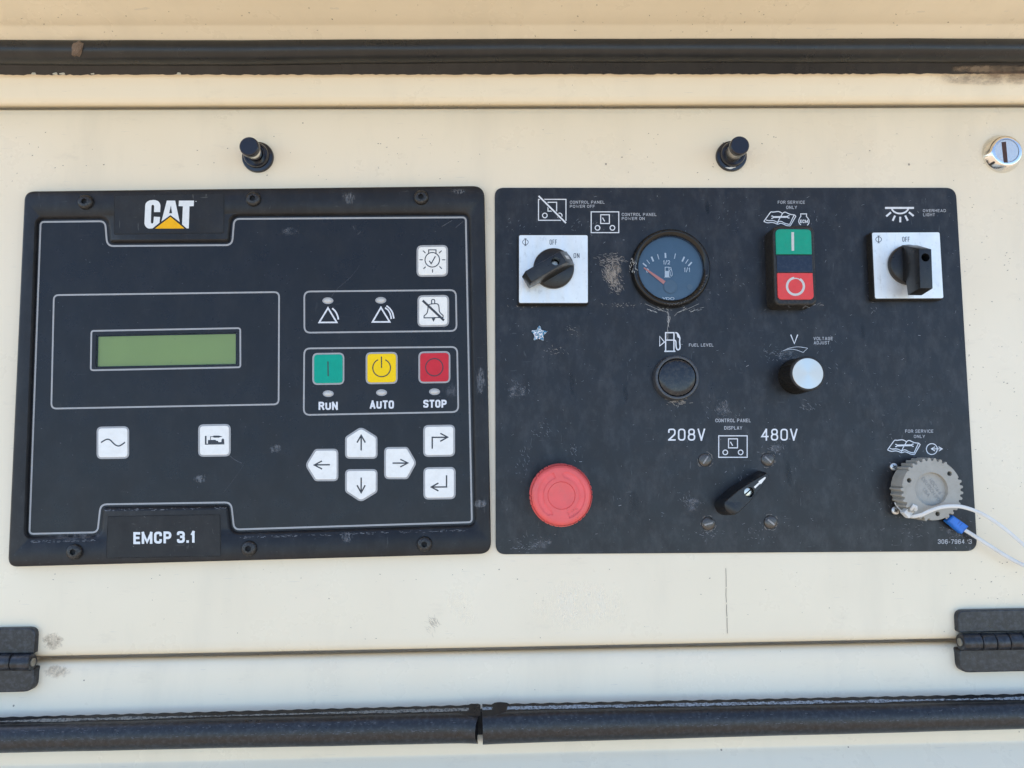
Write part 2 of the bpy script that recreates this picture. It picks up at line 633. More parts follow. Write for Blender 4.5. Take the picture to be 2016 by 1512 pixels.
def film(name, parent, mat, corners, z):
    """one flat film of dirt or painted light (four photo px corners, or panel-mm 3-D corners)"""
    pts = [L(*c, z) if len(c) == 2 else Vector(c) for c in corners]
    me = bpy.data.meshes.new(name)
    b = Vector(parent['_loc'])
    f = (0, 1, 2, 3)
    if (pts[1] - pts[0]).cross(pts[2] - pts[0]).z < 0:
        f = (3, 2, 1, 0)
    me.from_pydata([tuple((p - b) * .001) for p in pts], [], [f])
    uvl = me.uv_layers.new(name='UVMap')
    uvs = [(0, 1), (1, 1), (1, 0), (0, 0)]
    for i, vi in enumerate(f):
        uvl.data[i].uv = uvs[vi]
    me.materials.append(mat)
    o = bpy.data.objects.new(name, me)
    COL.objects.link(o)
    o.parent = parent
    return o


def flecks(mb, cx, cy, sx, sy, n, ang, spread, lmin, lmax, w, z, seed):
    """n small scratch slivers around (cx, cy) px"""
    r = random.Random(seed)
    for _ in range(n):
        x, y = r.gauss(cx, sx), r.gauss(cy, sy)
        a = math.radians(ang + r.gauss(0, spread))
        l = r.uniform(lmin, lmax)
        ww = w * r.uniform(.4, 1.2)
        bend = r.uniform(-.25, .25)
        dx, dy = math.cos(a) * l / 2, math.sin(a) * l / 2
        q = [(x - dx, y - dy), (x - dy * bend, y + dx * bend), (x + dx, y + dy)]
        mb.stroke(q, ww, z + r.uniform(0, .03))
    return mb


# ------------------------------------------------------------------ materials
M = {}
M['door'] = cream_paint('door_cream_paint', 1.0)
M['frame'] = cream_paint('frame_cream_paint', 14.0)
M['bezel'] = worn_black('bezel_plastic', (.0105, .0105, .012), 2.0, cloud=.35, speck=.45, rough=.40, dust=(.20, .20, .20), tex=.10, spec=.34)
M['overlay'] = worn_black('overlay_film', (.0090, .0090, .0100), 31.0, cloud=.12, speck=.10, rough=.30, tex=.05, spec=.36)
M['plate'] = worn_black('plate_film', (.0118, .0118, .0132), 5.0, cloud=.75, speck=.5, rough=.33, dust=(.20, .20, .205), tex=.05, spec=.40)
M['label'] = worn_black('name_label', (.013, .0128, .013), 8.0, cloud=.2, speck=.6, rough=.45, spec=.34)
M['rubber'] = worn_black('seal_rubber', (.010, .010, .0105), 17.0, cloud=.5, speck=.5, rough=.30, dust=(.11, .10, .085), tex=.2, spec=.5)
M['hinge'] = plain('hinge_plastic', (.011, .0115, .0135), .33, dirt=(.065, .07, .085), dirt_amt=.75, nscale=130, var=.2, bumpy=.3)
M['rubber2'] = plain('lower_seal_rubber', (.010, .0102, .0115), .33, dirt=(.05, .053, .06), dirt_amt=.7, nscale=150, var=.2, bumpy=.25)
M['blackp'] = plain('black_plastic', (.0105, .011, .0125), .32, spec=.42, dirt=(.07, .062, .05), dirt_amt=.2, nscale=220, bumpy=.05)
M['dirtyp'] = plain('dusty_black_plastic', (.014, .013, .012), .42, spec=.4, dirt=(.12, .10, .07), dirt_amt=.4, nscale=300, bumpy=.15)
M['gloss'] = plain('glossy_black_plastic', (.012, .013, .02), .16, nscale=120)
M['screw'] = plain('black_oxide_steel', (.018, .0175, .0175), .36, metal=.3, dirt=(.17, .155, .135), dirt_amt=.45, nscale=420)
M['hole'] = plain('hole_black', (.006, .006, .006), .7)
M['white_ink'] = plain('white_ink', (.70, .71, .73), .5, var=.10, nscale=600)
M['grey_ink'] = plain('grey_ink', (.36, .355, .35), .45, nscale=300)
M['key'] = plain('white_key_film', (.83, .815, .765), .42, spec=.25, dirt=(.60, .57, .50), dirt_amt=.30, var=.03, nscale=110)
M['dark_ink'] = plain('dark_ink', (.03, .032, .038), .45)
M['green'] = plain('green_key', (.003, .33, .23), .40, spec=.2, var=.05)
M['yellow'] = plain('yellow_key', (.90, .60, .004), .40, spec=.2, var=.04)
M['red'] = plain('red_key', (.56, .028, .042), .40, spec=.2, var=.05)
M['led'] = plain('lamp_lens', (.56, .55, .52), .30, nscale=400)
M['lcd'] = plain('lcd_film', (.36, .46, .155), .4, spec=.2, var=.03, nscale=30)
M['cat_white'] = plain('logo_white', (.72, .74, .74), .4, spec=.3, nscale=300)
M['cat_yellow'] = plain('logo_yellow', (.86, .44, .006), .4, spec=.2, nscale=300)
M['alu'] = brushed('brushed_aluminium', 3.0)
M['alu2'] = brushed('brushed_aluminium_worn', 19.0)
M['chrome'] = plain('chrome', (.80, .78, .74), .10, metal=1.0, dirt=(.45, .42, .38), dirt_amt=.3, nscale=500)
M['steel'] = plain('dull_steel', (.52, .50, .47), .30, metal=.9, dirt=(.22, .18, .13), dirt_amt=.7, nscale=520)
M['zinc'] = plain('bright_zinc', (.66, .66, .65), .42, metal=.9, dirt=(.25, .22, .18), dirt_amt=.5, nscale=600)
M['dial'] = plain('sky_tinted_dial', (.075, .155, .225), .55, var=.04, nscale=120)  # sky reflection of the gauge glass put into the dial's blue
M['hub'] = plain('gauge_hub', (.10, .17, .225), .5)
M['needle'] = plain('needle_red', (1.0, .30, .21), .45)
M['dial_ink'] = plain('dial_white', (.92, .93, .94), .5, var=.02)
M['faint_ink'] = plain('thin_white_ink', (.44, .45, .47), .5, var=.12, nscale=600)
M['gbezel'] = plain('gauge_bezel', (.008, .008, .008), .22, spec=.38, dirt=(.04, .036, .03), dirt_amt=.2, nscale=260, bumpy=.04)
M['btn_green'] = plain('button_green', (.006, .30, .19), .38, spec=.3, dirt=(.06, .26, .18), dirt_amt=.3)
M['btn_red'] = plain('button_red', (.70, .060, .060), .42, spec=.3, dirt=(.48, .09, .085), dirt_amt=.4)
M['lens'] = plain('dark_blue_lens', (.008, .014, .03), .14, dirt=(.05, .055, .07), dirt_amt=.5, nscale=200)
M['estop'] = plain('faded_red_plastic', (.78, .112, .105), .34, spec=.4, dirt=(.58, .135, .125), dirt_amt=.45, var=.08, nscale=70, bumpy=.03)
M['estop2'] = plain('red_plastic_recess', (.86, .125, .12), .48, dirt=(.45, .10, .10), dirt_amt=.35, var=.06, nscale=90)
M['grey'] = plain('grey_cap_plastic', (.355, .335, .29), .5, dirt=(.26, .235, .18), dirt_amt=.5, var=.05, nscale=90, bumpy=.04)
M['nylon'] = plain('white_nylon', (.68, .67, .64), .38, dirt=(.45, .38, .28), dirt_amt=.25, nscale=90)
M['nylon'].node_tree.nodes['Principled BSDF'].inputs['Subsurface Weight'].default_value = .25
M['nylon'].node_tree.nodes['Principled BSDF'].inputs['Subsurface Radius'].default_value = (.002, .002, .002)
M['blue'] = plain('blue_crimp_plastic', (.015, .16, .62), .32, var=.12, nscale=200)
M['dustc'] = plain('dust_scuffs', (.40, .385, .36), .8, nscale=300)
M['dustw'] = plain('beige_scuffs', (.29, .255, .22), .85, nscale=300)
M['mark'] = plain('black_scratch', (.13, .115, .095), .7)
M['mud'] = plain('dried_mud', (.16, .115, .085), .9, dirt=(.34, .25, .19), dirt_amt=.8, nscale=700, bumpy=.8)
M['glass'] = glass('clear_lens', 1.62, .03)
M['lcdglass'] = glass('lcd_pane', 1.42, .08)
M['ground'] = plain('dry_ground', (.345, .268, .185), .9, var=.15, nscale=2)


def glitter():
    m, nt, bs = new_mat('blue_silver_glitter')
    tc = nt.nodes.new('ShaderNodeTexCoord')
    v = N(nt, 'ShaderNodeTexVoronoi', Scale=1500.0)
    nt.links.new(tc.outputs['Object'], v.inputs['Vector'])
    c = ramp(nt, v.outputs['Color'], [(.2, (.05, .22, .38)), (.42, (.42, .50, .55)), (.62, (.80, .80, .83)), (.85, (.60, .52, .62))], 'CONSTANT')
    nt.links.new(c, bs.inputs['Base Color'])
    bs.inputs['Metallic'].default_value = .5
    bs.inputs['Roughness'].default_value = .3
    bump(nt, bs, v.outputs['Distance'], .8, .0006)
    return m


M['glitter'] = glitter()

# ================================================================== GROUND (bounces the daylight; the machine stands on it)
me = bpy.data.meshes.new('ground')
me.from_pydata([(-60, -60, 0), (60, -60, 0), (60, 60, 0), (-60, 60, 0)], [], [(0, 1, 2, 3)])
me.materials.append(M['ground'])
g = bpy.data.objects.new('ground', me)
COL.objects.link(g)
g['kind'] = 'structure'


# ================================================================== SHEET METAL
def sheet_rows(rows, nx=28, ext=.32, wave=0.0, seed=0):
    """rows of (photo y at the left edge, photo y at the right edge, z mm) -> swept sheet, top row first"""
    r = random.Random(seed)
    ph = [r.uniform(0, 6.28) for _ in range(3)]
    loops = []
    for yl, yr, z in rows:
        a, b = L(0, yl, z), L(2016, yr, z)
        lp = []
        for i in range(nx + 1):
            t = -ext + (1 + 2 * ext) * i / nx
            p = a + (b - a) * t
            p.z += wave * (math.sin(t * 5 + ph[0]) + .5 * math.sin(t * 11 + ph[1]))
            lp.append(p)
        loops.append(lp)
    return loops


def sheet(mb, rows, **k):
    lo = sheet_rows(rows, **k)
    mb.loft(lo[::-1], cap1=False, closed=False)
    return mb


# ---- door panel
door = sheet(MB(), [(223, 219, -13), (216.5, 211.5, -7), (217, 212, -3.2), (220, 215, -1.5), (228, 223, -.75), (238, 233, -.35), (248, 243, -.08), (256, 251, 0),
                    (500, 497, 0), (800, 790, 0), (1100, 1080, 0), (1270, 1231, 0), (1282, 1243, -.12), (1288, 1249, -.6), (1291.5, 1252.5, -1.6), (1293, 1254, -3.4), (1293, 1254, -14)],
             nx=24, wave=.12, seed=3).build('door_panel', M['door'], loc=(0, 0, 0), sharp=60)
tag(door, 'cream painted steel door panel carrying the two dark control plates', 'panel')
# long vertical scratch and nicks in the paint, painted sun streaks
mb = MB()
for x, y0, y1 in ((1429, 1119, 1156), (1429.6, 1158, 1186), (1430.6, 1190, 1214), (1431.4, 1216, 1247)):
    mb.stroke([(x, y0), (x + rng.uniform(-.6, .6), (y0 + y1) / 2), (x + .7, y1)], rng.uniform(.7, 1.2), .16)
mb.build('scratch', M['mark'], door)
mb = MB()
flecks(mb, 852, 1226, 7, 7, 40, 55, 22, 3, 11, .5, .16, 4)
mb.build('scuff_mark', plain('grey_paint_scuff', (.42, .37, .30), .8), door)
mb = MB()
for i in range(230):
    x, y = rng.uniform(0, 2016), rng.choice([rng.uniform(255, 362), rng.uniform(1120, 1262), rng.uniform(255, 362)])
    if rng.random() < .33:
        x, y = rng.uniform(1900, 2016), rng.uniform(380, 1190)
    mb.stroke([(x, y), (x + rng.uniform(-3, 3), y + rng.uniform(-1.2, 1.2))], rng.uniform(.5, 1.5), .14 + rng.uniform(0, .02))
o = mb.build('paint_flecks', plain('dirt_flecks', (.20, .16, .12), .8), door)
o['kind'] = 'stuff'
sun_streak_mat = stain_or_sheen('sun_streak_paint', (1.0, .94, .80), .34, .70, 60, 2.0, stretch=(1.8, .6, 1), amt=.5, rough=.3)  # pale sun-streak reflections on the gloss paint, put into colour
film('painted_sun_streak', door, sun_streak_mat, [(850, 1130), (930, 1130), (980, 1260), (880, 1250)], .10)
film('painted_sun_streak', door, sun_streak_mat, [(1000, 1110), (1290, 1120), (1300, 1262), (990, 1268)], .10)
rustm = stain_or_sheen('brown_dust', (.30, .22, .15), .36, .60, 330, 5.0, amt=.45)
film('dust_patch', door, rustm, [(66, 1236), (140, 1236), (140, 1290), (66, 1290)], .12)
film('dust_patch', door, rustm, [(1850, 1190), (1990, 1190), (1990, 1262), (1850, 1262)], .12)

# ---- enclosure frame round the door
fr = thing('enclosure_frame', L(1008, 100, 0), 'cream painted sheet metal frame above and below the door panel', 'frame')
HEAD = [(-330, -330, 180), (-215, -215, 140), (-140, -140, 114), (-70, -70, 88), (-20, -20, 66), (20, 18, 48), (46, 43, 38), (48.5, 45.5, 36.5), (54, 51, 34.5), (80, 77, 26), (110, 108, 17), (146, 144, 8.0),
        (151, 149, 6.4), (158, 156, 5.0), (172, 169, 3.4), (190, 186, 1.6), (200, 195, .5), (206, 201, -1.2), (210, 205, -4.0), (212.5, 207.5, -8), (222, 217, -16)]
head = sheet(MB(), HEAD, nx=24, seed=5).build('header_rail', M['frame'], fr, sharp=70)
part_of(head, fr)
SILL = [(1280, 1241, -24), (1298, 1258, -22), (1301, 1261, -8.5), (1306, 1266, -4.6), (1312, 1272, -2.6), (1321, 1281, -1.5), (1335, 1296, -.9), (1360, 1320, -.5), (1390, 1345, .9), (1420, 1372, 4.2), (1450, 1402, 8.0), (1482, 1434, 10.8),
        (1494, 1446, 10.7), (1504, 1455, 10.0), (1507, 1458, 9.8), (1510, 1461, 10.0), (1516, 1467, 10.9), (1540, 1492, 15), (1600, 1560, 28), (1800, 1760, 70)]
sill = sheet(MB(), SILL, nx=24, seed=6).build('sill_rail', M['frame'], fr, sharp=70)
part_of(sill, fr)
mb = MB()
mb.add([(-570, -330, -42), (570, -330, -42), (570, 430, -42), (-570, 430, -42)], [(0, 1, 2, 3)])
mb.build('sun_block_sheet', M['frame'], fr)  # added unseen sheet, keeps sun from leaking through the door gaps
brown = stain_or_sheen('brown_rust_stain', (.155, .095, .062), .36, .58, 75, 3.0, stretch=(1, 2.4, 1), amt=.6)
film('rust_stain', head, brown, [L(1740, 128, 14.6), L(2200, 126, 14.6), L(2200, 176, 3.9), L(1740, 178, 3.9)], 0)
film('dust_patch', sill, rustm, [L(66, 1300, -1.7), L(160, 1300, -1.7), L(150, 1345, 2.0), L(66, 1345, 2.0)], 0)
mb = MB()
for i in range(70):
    x, y = rng.uniform(0, 2016), rng.uniform(4, 76)
    zz = 38 + (46 - y) * .45 + .5 if y < 46 else 38 - (y - 46) * .345 + .6
    mb.stroke([(x, y), (x + rng.uniform(-3, 3), y + rng.uniform(-1.5, 1.5))], rng.uniform(.6, 1.6), zz)
o = mb.build('paint_flecks', plain('dirt_flecks_b', (.18, .14, .10), .8), head)
o['kind'] = 'stuff'


# ================================================================== RUBBER SEALS
def seal_run(mb, xs, top, bot, z0, bulge, seed, wob=.5, n=18, lens=0):
    """bulb of a seal: xs photo columns, top/bot functions of x"""
    r = random.Random(seed)
    ph = [r.uniform(0, 6.28) for _ in range(4)]
    loops = []
    for x in xs:
        w = wob * (math.sin(x * .006 + ph[0]) + .6 * math.sin(x * .017 + ph[1]) + .35 * math.sin(x * .041 + ph[2]))
        a, b = L(x, top(x) + w, z0 + bulge * .45), L(x, bot(x) + w * .7, z0 + bulge * .35)
        c = (a + b) / 2
        ry = (a.y - b.y) / 2
        lp = []
        for k in range(n):
            t = 2 * math.pi * k / n
            yy, zz = math.sin(t), math.cos(t)
            yy = math.copysign(abs(yy) ** .85, yy)
            lp.append(Vector((c.x, c.y + ry * yy, z0 + bulge * (.42 + .58 * zz))))
        loops.append(lp)
    if lens:
        e = loops[-1 if lens > 0 else 0]
        for k in range(n):
            yy = math.sin(2 * math.pi * k / n)
            e[k].x -= lens * (1 - yy * yy) + lens * .35 * max(0, -yy)
    mb.loft(loops, cap0=False, cap1=False)
    for lp, fl in ((loops[0], 1), (loops[-1], 0)):
        o = len(mb.v)
        mb.v += lp
        idx = tuple(range(o, o + n))
        mb.f.append(idx[::-1] if fl else idx)
    return mb


def strip(mb, xs, top, bot, ztop, zbot, tooth, seed, lift=1.2):
    """flat base strip; its free edge is slightly ragged"""
    r = random.Random(seed)
    lo = [[], [], [], []]
    for x in xs:
        j = r.uniform(-tooth, tooth)
        t, b = (top(x), bot(x) + j)
        lo[0].append(L(x, t, ztop))
        lo[1].append(L(x, t, ztop + lift))
        lo[2].append(L(x, b, zbot + lift))
        lo[3].append(L(x, b, zbot))
    mb.loft(lo[::-1], cap1=False, closed=False)
    return mb


def frange(a, b, s):
    n = max(2, int(abs(b - a) / s))
    return [a + (b - a) * i / n for i in range(n + 1)]


def seal_thing(label, loc):
    return thing('rubber_seal', loc, label, 'seal', 'rubber door seals')


# upper seal
t = seal_thing('long black rubber bulb seal running above the door panel', L(1008, 110, 16))
seal_run(MB(), frange(-640, 2660, 26), lambda x: 79.5 + 2.2 * math.sin(x * .0029 + .4) - .6, lambda x: 123.5 + 1.6 * math.sin(x * .004) - (x - 1008) * .0022, 13, 15, 2, wob=.7).build('bulb', M['rubber'], t, sharp=80)
strip(MB(), frange(-640, 2660, 7), lambda x: 112, lambda x: 147.5 - x * .0012, 18.0, 9.0, 1.1, 8).build('base_strip', M['rubber'], t, sharp=40)
chip_m = plain('chipped_cream', (.55, .50, .38), .6)
for x, w in ((66, 11), (108, 12), (122, 14), (182, 9), (352, 10)):
    MB().ink(fillet([(x - w / 2, 146.5), (x - w * .2, 142), (x + w * .3, 142.5), (x + w / 2, 147)], 2), 11.2).build('paint_chip', chip_m, t)
film('dust_patch', t, stain_or_sheen('seal_brown_dust', (.20, .145, .095), .30, .55, 90, 8.0, stretch=(1, 2, 1), amt=.9), [L(1825, 124, 17.0), L(2090, 122, 17.0), L(2090, 148, 11.2), L(1825, 148, 11.2)], 0)

# mud lump stuck on the upper seal
mp_ = L(153, 96, 27.5)
mb = MB()
r_ = random.Random(5)
loops = []
for j, (s, h) in enumerate(((1.0, -1.5), (1.05, 0), (.9, 1.6), (.62, 2.6), (.25, 3.0))):
    lp = []
    for k in range(18):
        a = 2 * math.pi * k / 18
        rr = 1 + r_.uniform(-.16, .16)
        x, y = 3.4 * s * rr * math.cos(a), 4.9 * s * rr * math.sin(a)
        lp.append(mp_ + Vector((x + .22 * y, y, h + r_.uniform(-.25, .35))))
    loops.append(lp)
mb.loft(loops)
o = mb.build('mud_lump', M['mud'], loc=mp_, sharp=25)
tag(o, 'small brown lump of dried mud stuck on the upper seal', 'mud')

# lower seals, split near the middle
for xs0, xs1, lab, tp, bt, sd in (
        (-640, 944, 'black rubber seal strip below the door, left of the split', lambda x: 1412 - 24.5 * x / 945, lambda x: 1480.5 - 20 * x / 945, 11),
        (949.5, 2660, 'black rubber seal strip below the door, right of the split', lambda x: 1386.5 - 20.5 * (x - 953) / 1063, lambda x: 1463 - 30 * (x - 953) / 1063, 12)):
    t = seal_thing(lab, L((xs0 + xs1) / 2, 1430, 12))
    xs = frange(xs0, xs1, 22)
    left = xs0 < 0
    flare = (lambda x: max(0, (x - 890) / 54) ** 2 * 4) if left else (lambda x: max(0, (1010 - x) / 57) ** 2 * 2)
    seal_run(MB(), xs, lambda x: tp(x) + 13.5 + flare(x), lambda x: bt(x) + flare(x) * .4, 9, 12, sd, wob=.45, lens=2.6 if left else -.5).build('bulb', M['rubber2'], t, sharp=80)
    if left:
        MB().prism([(926, 1402), (962, 1401), (958, 1446), (930, 1447)], 6, 12.0).build('dark_filler', M['hole'], t)  # solid black filler, its colour stands in for shade inside the split
    bump_ = lambda x: (-3.0 if abs(x - 985) < 14 or abs(x - 932) < 9 else 0)
    strip(MB(), frange(xs0, xs1 + (2 if left else 0), 6), lambda x: tp(x) + bump_(x) + .8 * math.sin(x * .19), lambda x: tp(x) + 22, 8.4, 16.0, .5, sd, lift=1.4).build('base_strip', M['rubber'], t, sharp=40)
    # pale dust packed along the ledge of the strip
    mb = MB()
    rr = random.Random(sd + 30)
    la, lb2 = [], []
    zz_ = lambda y, x: 10.05 + (y - tp(x)) / 22 * 7.6
    amp = 1.0
    for x in frange(xs0, xs1 - 3, 4):
        amp = max(.25, min(1.25, amp + rr.uniform(-.16, .16)))
        y0, y1 = tp(x) + 8.6 - 2.9 * amp + rr.uniform(-.9, .9), tp(x) + 8.6 + 2.6 * amp + rr.uniform(-.7, .7)
        la.append(L(x, y0, zz_(y0, x)))
        lb2.append(L(x, y1, zz_(y1, x)))
    mb.loft([lb2, la], cap1=False, closed=False)
    o = mb.build('dust_line', plain('ledge_dust', (.22, .205, .175) if left else (.29, .31, .33), .85, var=.25, nscale=300, dirt=(.03, .03, .032), dirt_amt=1.6, ), t)
    o['kind'] = 'stuff'
    mb = MB()
    for i in range(420):
        x = rr.uniform(max(0, xs0), xs1 - 8)
        u = rr.choice([.30, .62, .62, .7]) + rr.gauss(0, .05)
        y0 = tp(x) + 13.5
        y = y0 + (bt(x) - y0) * u
        zz = 9 + 12 * (.42 + .58 * math.sqrt(max(0, 1 - (2 * u - 1) ** 2))) + .25
        w = rr.uniform(1, 6)
        mb.stroke([(x, y), (x + w, y - w * .021)], rr.uniform(.25, .8), zz)
    o = mb.build('dust_flecks', plain('seal_dust', (.12, .125, .14), .8), t)
    o['kind'] = 'stuff'


# ================================================================== HINGES
def hinge(label, left):
    t = thing('hinge', L(20 if left else 1960, 1300 if left else 1262, 0), label, 'hinge', 'black plastic door hinges')
    if left:
        up = [(-120, 1239), (70, 1236), (67, 1287), (-120, 1289)]
        lo = [(-120, 1318), (66.5, 1316), (67, 1362), (-120, 1367)]
        ky0, ky1, xend, splits = 1287, 1320, 65, [-120, -50, 0, 26, 65]
    else:
        up = [(1884.5, 1202), (2110, 1198), (2110, 1242), (1887, 1246)]
        lo = [(1889, 1279), (2110, 1275), (2110, 1320), (1889.5, 1325)]
        ky0, ky1, xend, splits = 1247.5, 1281, 1890, [1890, 1928, 1955.5, 1982, 2009, 2040, 2110]
    r = [0, 15, 4, 0] if left else [15, 0, 0, 6]
    MB().prism(fillet(up, r), -1.0, 4.2, .8).build('leaf', M['hinge'], t)
    r = [0, 4, 22, 0] if left else [5, 0, 0, 20]
    MB().prism(fillet(lo, r), -3.0, 4.6, .8).build('leaf', M['hinge'], t)
    for i in range(len(splits) - 1):
        a, b = splits[i] + .6, splits[i + 1] - .6
        dy = (lambda x: 0) if left else (lambda x: -(x - 1890) * .018)
        rad = abs(L(a, ky0, 5).y - L(a, ky1, 5).y) / 2
        pa, pb = L(a, (ky0 + ky1) / 2 + dy(a), 5.4), L(b, (ky0 + ky1) / 2 + dy(b), 5.4)
        e = (pb - pa).normalized() * .7
        mb = MB()
        n = 22
        loops = []
        for p, s in ((pa, .90), (pa + e, 1), (pb - e, 1), (pb, .90)):
            loops.append([p + Vector((0, math.cos(2 * math.pi * k / n) * rad * s, math.sin(2 * math.pi * k / n) * rad * s)) for k in range(n)])
        mb.loft(loops, cap1=False)
        for lp in (loops[0], loops[-1]):
            o = len(mb.v)
            mb.v += lp
            mb.f.append(tuple(range(o, o + n)))
        mb.build('knuckle', M['hinge'], t, fixn=True)
    end = splits[-1] if left else splits[0]
    p = L(end, (ky0 + ky1) / 2, 5.4)
    mb = MB()
    d = .5 if left else -.5
    lps = [[p + Vector((d * q, math.cos(2 * math.pi * k / 16) * 2.6 * s, math.sin(2 * math.pi * k / 16) * 2.6 * s)) for k in range(16)] for q, s in ((-.6, 1), (.9, 1), (1.3, .8))]
    mb.loft(lps, cap1=False)
    o = len(mb.v)
    mb.v += lps[-1]
    mb.f.append(tuple(range(o, o + 16)))
    mb.build('pin', plain('hinge_pin', (.30, .28, .23), .4, metal=.5), t, fixn=True)


hinge('black hinge cut off by the left edge of the picture', True)
hinge('black hinge with rounded knuckles at the right edge of the picture', False)


# ================================================================== PLUNGERS AND LOCK
def plunger(base, tip, label, chip):
    c = L(*base, 0)
    t = thing('latch_plunger', c, label, 'latch', 'black spring latch plungers')
    k = .345
    MB().lathe(c, [(31 * k, -.5), (31 * k, 1.4), (30 * k, 2.2), (24 * k, 2.6), (22.4 * k, 2.2)], cap1=False).build('flange', M['gloss'], t)
    MB().lathe(c, [(24.5 * k, 1.8), (24.5 * k, 5.6), (23 * k, 6.6), (19.5 * k, 6.7), (18.5 * k, 5.4)], cap1=True).build('collar', M['gloss'], t)
    MB().lathe(c, [(16.0 * k, 5.0), (16.0 * k, 16.4), (16.6 * k, 16.4)], cap1=False).build('shaft', M['chrome'] if not chip else M['steel'], t)
    MB().lathe(c, [(17.6 * k, 16.2), (18.6 * k, 16.5), (18.8 * k, 18.8), (18.2 * k, 19.8), (16.6 * k, 20.3)], cap1=True).build('cap', M['gloss'], t)
    if chip:
        MB().ink(fillet(zl(Z(1380, 240, 12.6), [(590, 1128), (640, 1125), (720, 1128), (760, 1105), (830, 1098), (880, 1125), (800, 1142), (770, 1165), (720, 1172), (650, 1152)]), 2), 2.75).build('paint_drip', plain('drip_paint', (.68, .65, .60), .5), t)


plunger((508.5, 310.5), (491, 288), 'black knobbed latch plunger on the cream panel above the control module', False)
plunger((1439, 308.5), (1457, 285), 'black latch plunger with a white paint drip, above the fuel gauge plate', True)

c = L(1971, 303.5, 0)
t = thing('cam_lock', c, 'round chrome slotted lock at the top right of the door panel', 'lock')
k = .343
MB().lathe(c, [(39.5 * k, -.5), (39.5 * k, .8), (38.3 * k, 1.6), (33 * k, 5.0), (30.6 * k, 6.2), (29.3 * k, 6.4), (24.2 * k, 6.4), (24.0 * k, 5.6)], n=64, cap1=False).build('bezel', M['chrome'], t)
core = MB().lathe(c, [(24.2 * k, 4.6), (23.6 * k, 4.8), (23.6 * k, 6.1), (23.1 * k, 6.3)], n=64, cap1=True).build('core', plain('worn_chrome', (.68, .665, .63), .22, metal=.85, dirt=(.45, .45, .45), dirt_amt=.5, nscale=700, bumpy=.3), t)
part_of(core, t)
f = Z(1900, 240, 12.6)
MB().ink(zl(f, [(905, 500), (1015, 490), (1062, 1010), (962, 1012)]), 6.42).build('slot', plain('slot_dark', (.055, .022, .016), .6), core)

# ================================================================== CONTROL MODULE (left)
mod = thing('control_module', L(490, 740, 0), 'black generator control module with green display and membrane keys', 'control module')
OUT = fillet([(49, 377), (953.5, 366), (967, 1090), (16, 1116)], [20, 24, 24, 18], n=8)
G0 = [(80, 437), (207, 435.5), (211, 484.5), (457, 482.5), (461, 431), (917, 428), (929, 1028), (461, 1042.5), (455, 989), (198, 993), (192, 1048), (58, 1051)]
GR = [7, 12, 14, 14, 12, 7, 7, 12, 14, 14, 12, 7]
GL = fillet(G0, GR, n=5)
ZF, ZO = 6.2, 3.6            # front of the frame, membrane surface
IN_T = [L(x, y, ZF) for x, y in offset(GL, 12)]
IN_M = [L(x, y, ZF - .7) for x, y in offset(GL, 9.5)]
IN_L = [L(x, y, ZO + .4) for x, y in offset(GL, 5.4)]
IN_B = [L(x, y, ZO - .8) for x, y in offset(GL, 4.6)]
o3 = [L(x, y, ZF) for x, y in offset(OUT, -3)]
mb = MB()
mb.flat(o3, [IN_T])
mb.loft([[L(x, y, -.3) for x, y in OUT], [L(x, y, ZF - 1.1) for x, y in OUT], [L(x, y, ZF - .3) for x, y in offset(OUT, -1)], o3], cap1=False)
mb.loft([IN_T, IN_M, IN_L, IN_B], cap1=False)
# orient the inner wall to face the opening
mb.build('bezel_frame', M['bezel'], mod, fixn=True, sharp=50)
LCDW = [(189, 660), (466, 654), (466.5, 717), (188, 723)]
lw = [L(x, y, ZO) for x, y in LCDW]
mb = MB()
mb.flat([L(x, y, ZO) for x, y in offset(GL, 7)], [lw])
ov = mb.build('membrane', M['overlay'], mod)
part_of(ov, mod)
ZI = ZO + .06
mb = MB().stroke(GL, 3.4, ZI, closed=True)
mb.build('border_line', M['grey_ink'], ov)
for pts, r in (([(106, 581), (549.5, 575), (548.5, 796), (101, 804.5)], 10), ([(180, 651.5), (473, 646), (473.3, 723), (178.6, 729)], 5),
               ([(599, 574), (897.5, 571), (899, 651.5), (599.3, 655)], 12), ([(599, 686), (900, 683), (902.3, 811), (598, 817)], 12)):
    MB().stroke(fillet(pts, r), 3.2, ZI, closed=True).build('border_line', M['grey_ink'], ov)
# display
dsp = MB().loft([lw, [p + Vector((0, 0, -2.6)) for p in lw]], cap1=False).build('display', M['hole'], mod)
part_of(dsp, mod)
lb = [p + Vector((0, 0, -2.4)) for p in lw]
ins = [L(194, 663, ZO - 2.3), L(464, 657.5, ZO - 2.3), L(464, 716.5, ZO - 2.3), L(192.5, 721.5, ZO - 2.3)]
MB().flat(lb, [ins]).build('surround', M['hole'], dsp)
MB().flat(ins).build('liquid_crystal', M['lcd'], dsp)
MB().flat([p + Vector((0, 0, -.25)) for p in lw]).build('pane', M['lcdglass'], dsp)


def key(outline, r, face, sym_fn, label=None, mat='key', ink='dark_ink'):
    o1 = fillet(outline, r, n=6)
    k_ = MB().prism(o1, ZO - .1, ZO + .35, .12).build('key', M['grey_ink'], mod)
    part_of(k_, mod)
    if label:
        k_['label'] = label
    MB().prism(offset(o1, -3.4), ZO + .2, ZO + .75, .22).build('pad', M[mat], k_)
    s = MB()
    sym_fn(s, ZO + .82)
    s.build('symbol', M[ink], k_)


def sq(cx, cy, h):
    return [(cx - h, cy - h + .5), (cx + h, cy - h - .5), (cx + h, cy + h - .5), (cx - h, cy + h + .5)]


f2 = Z(480, 340, 3.978)
f2b = Z(720, 560, 5.816)
f4 = Z(480, 720, 3.688)


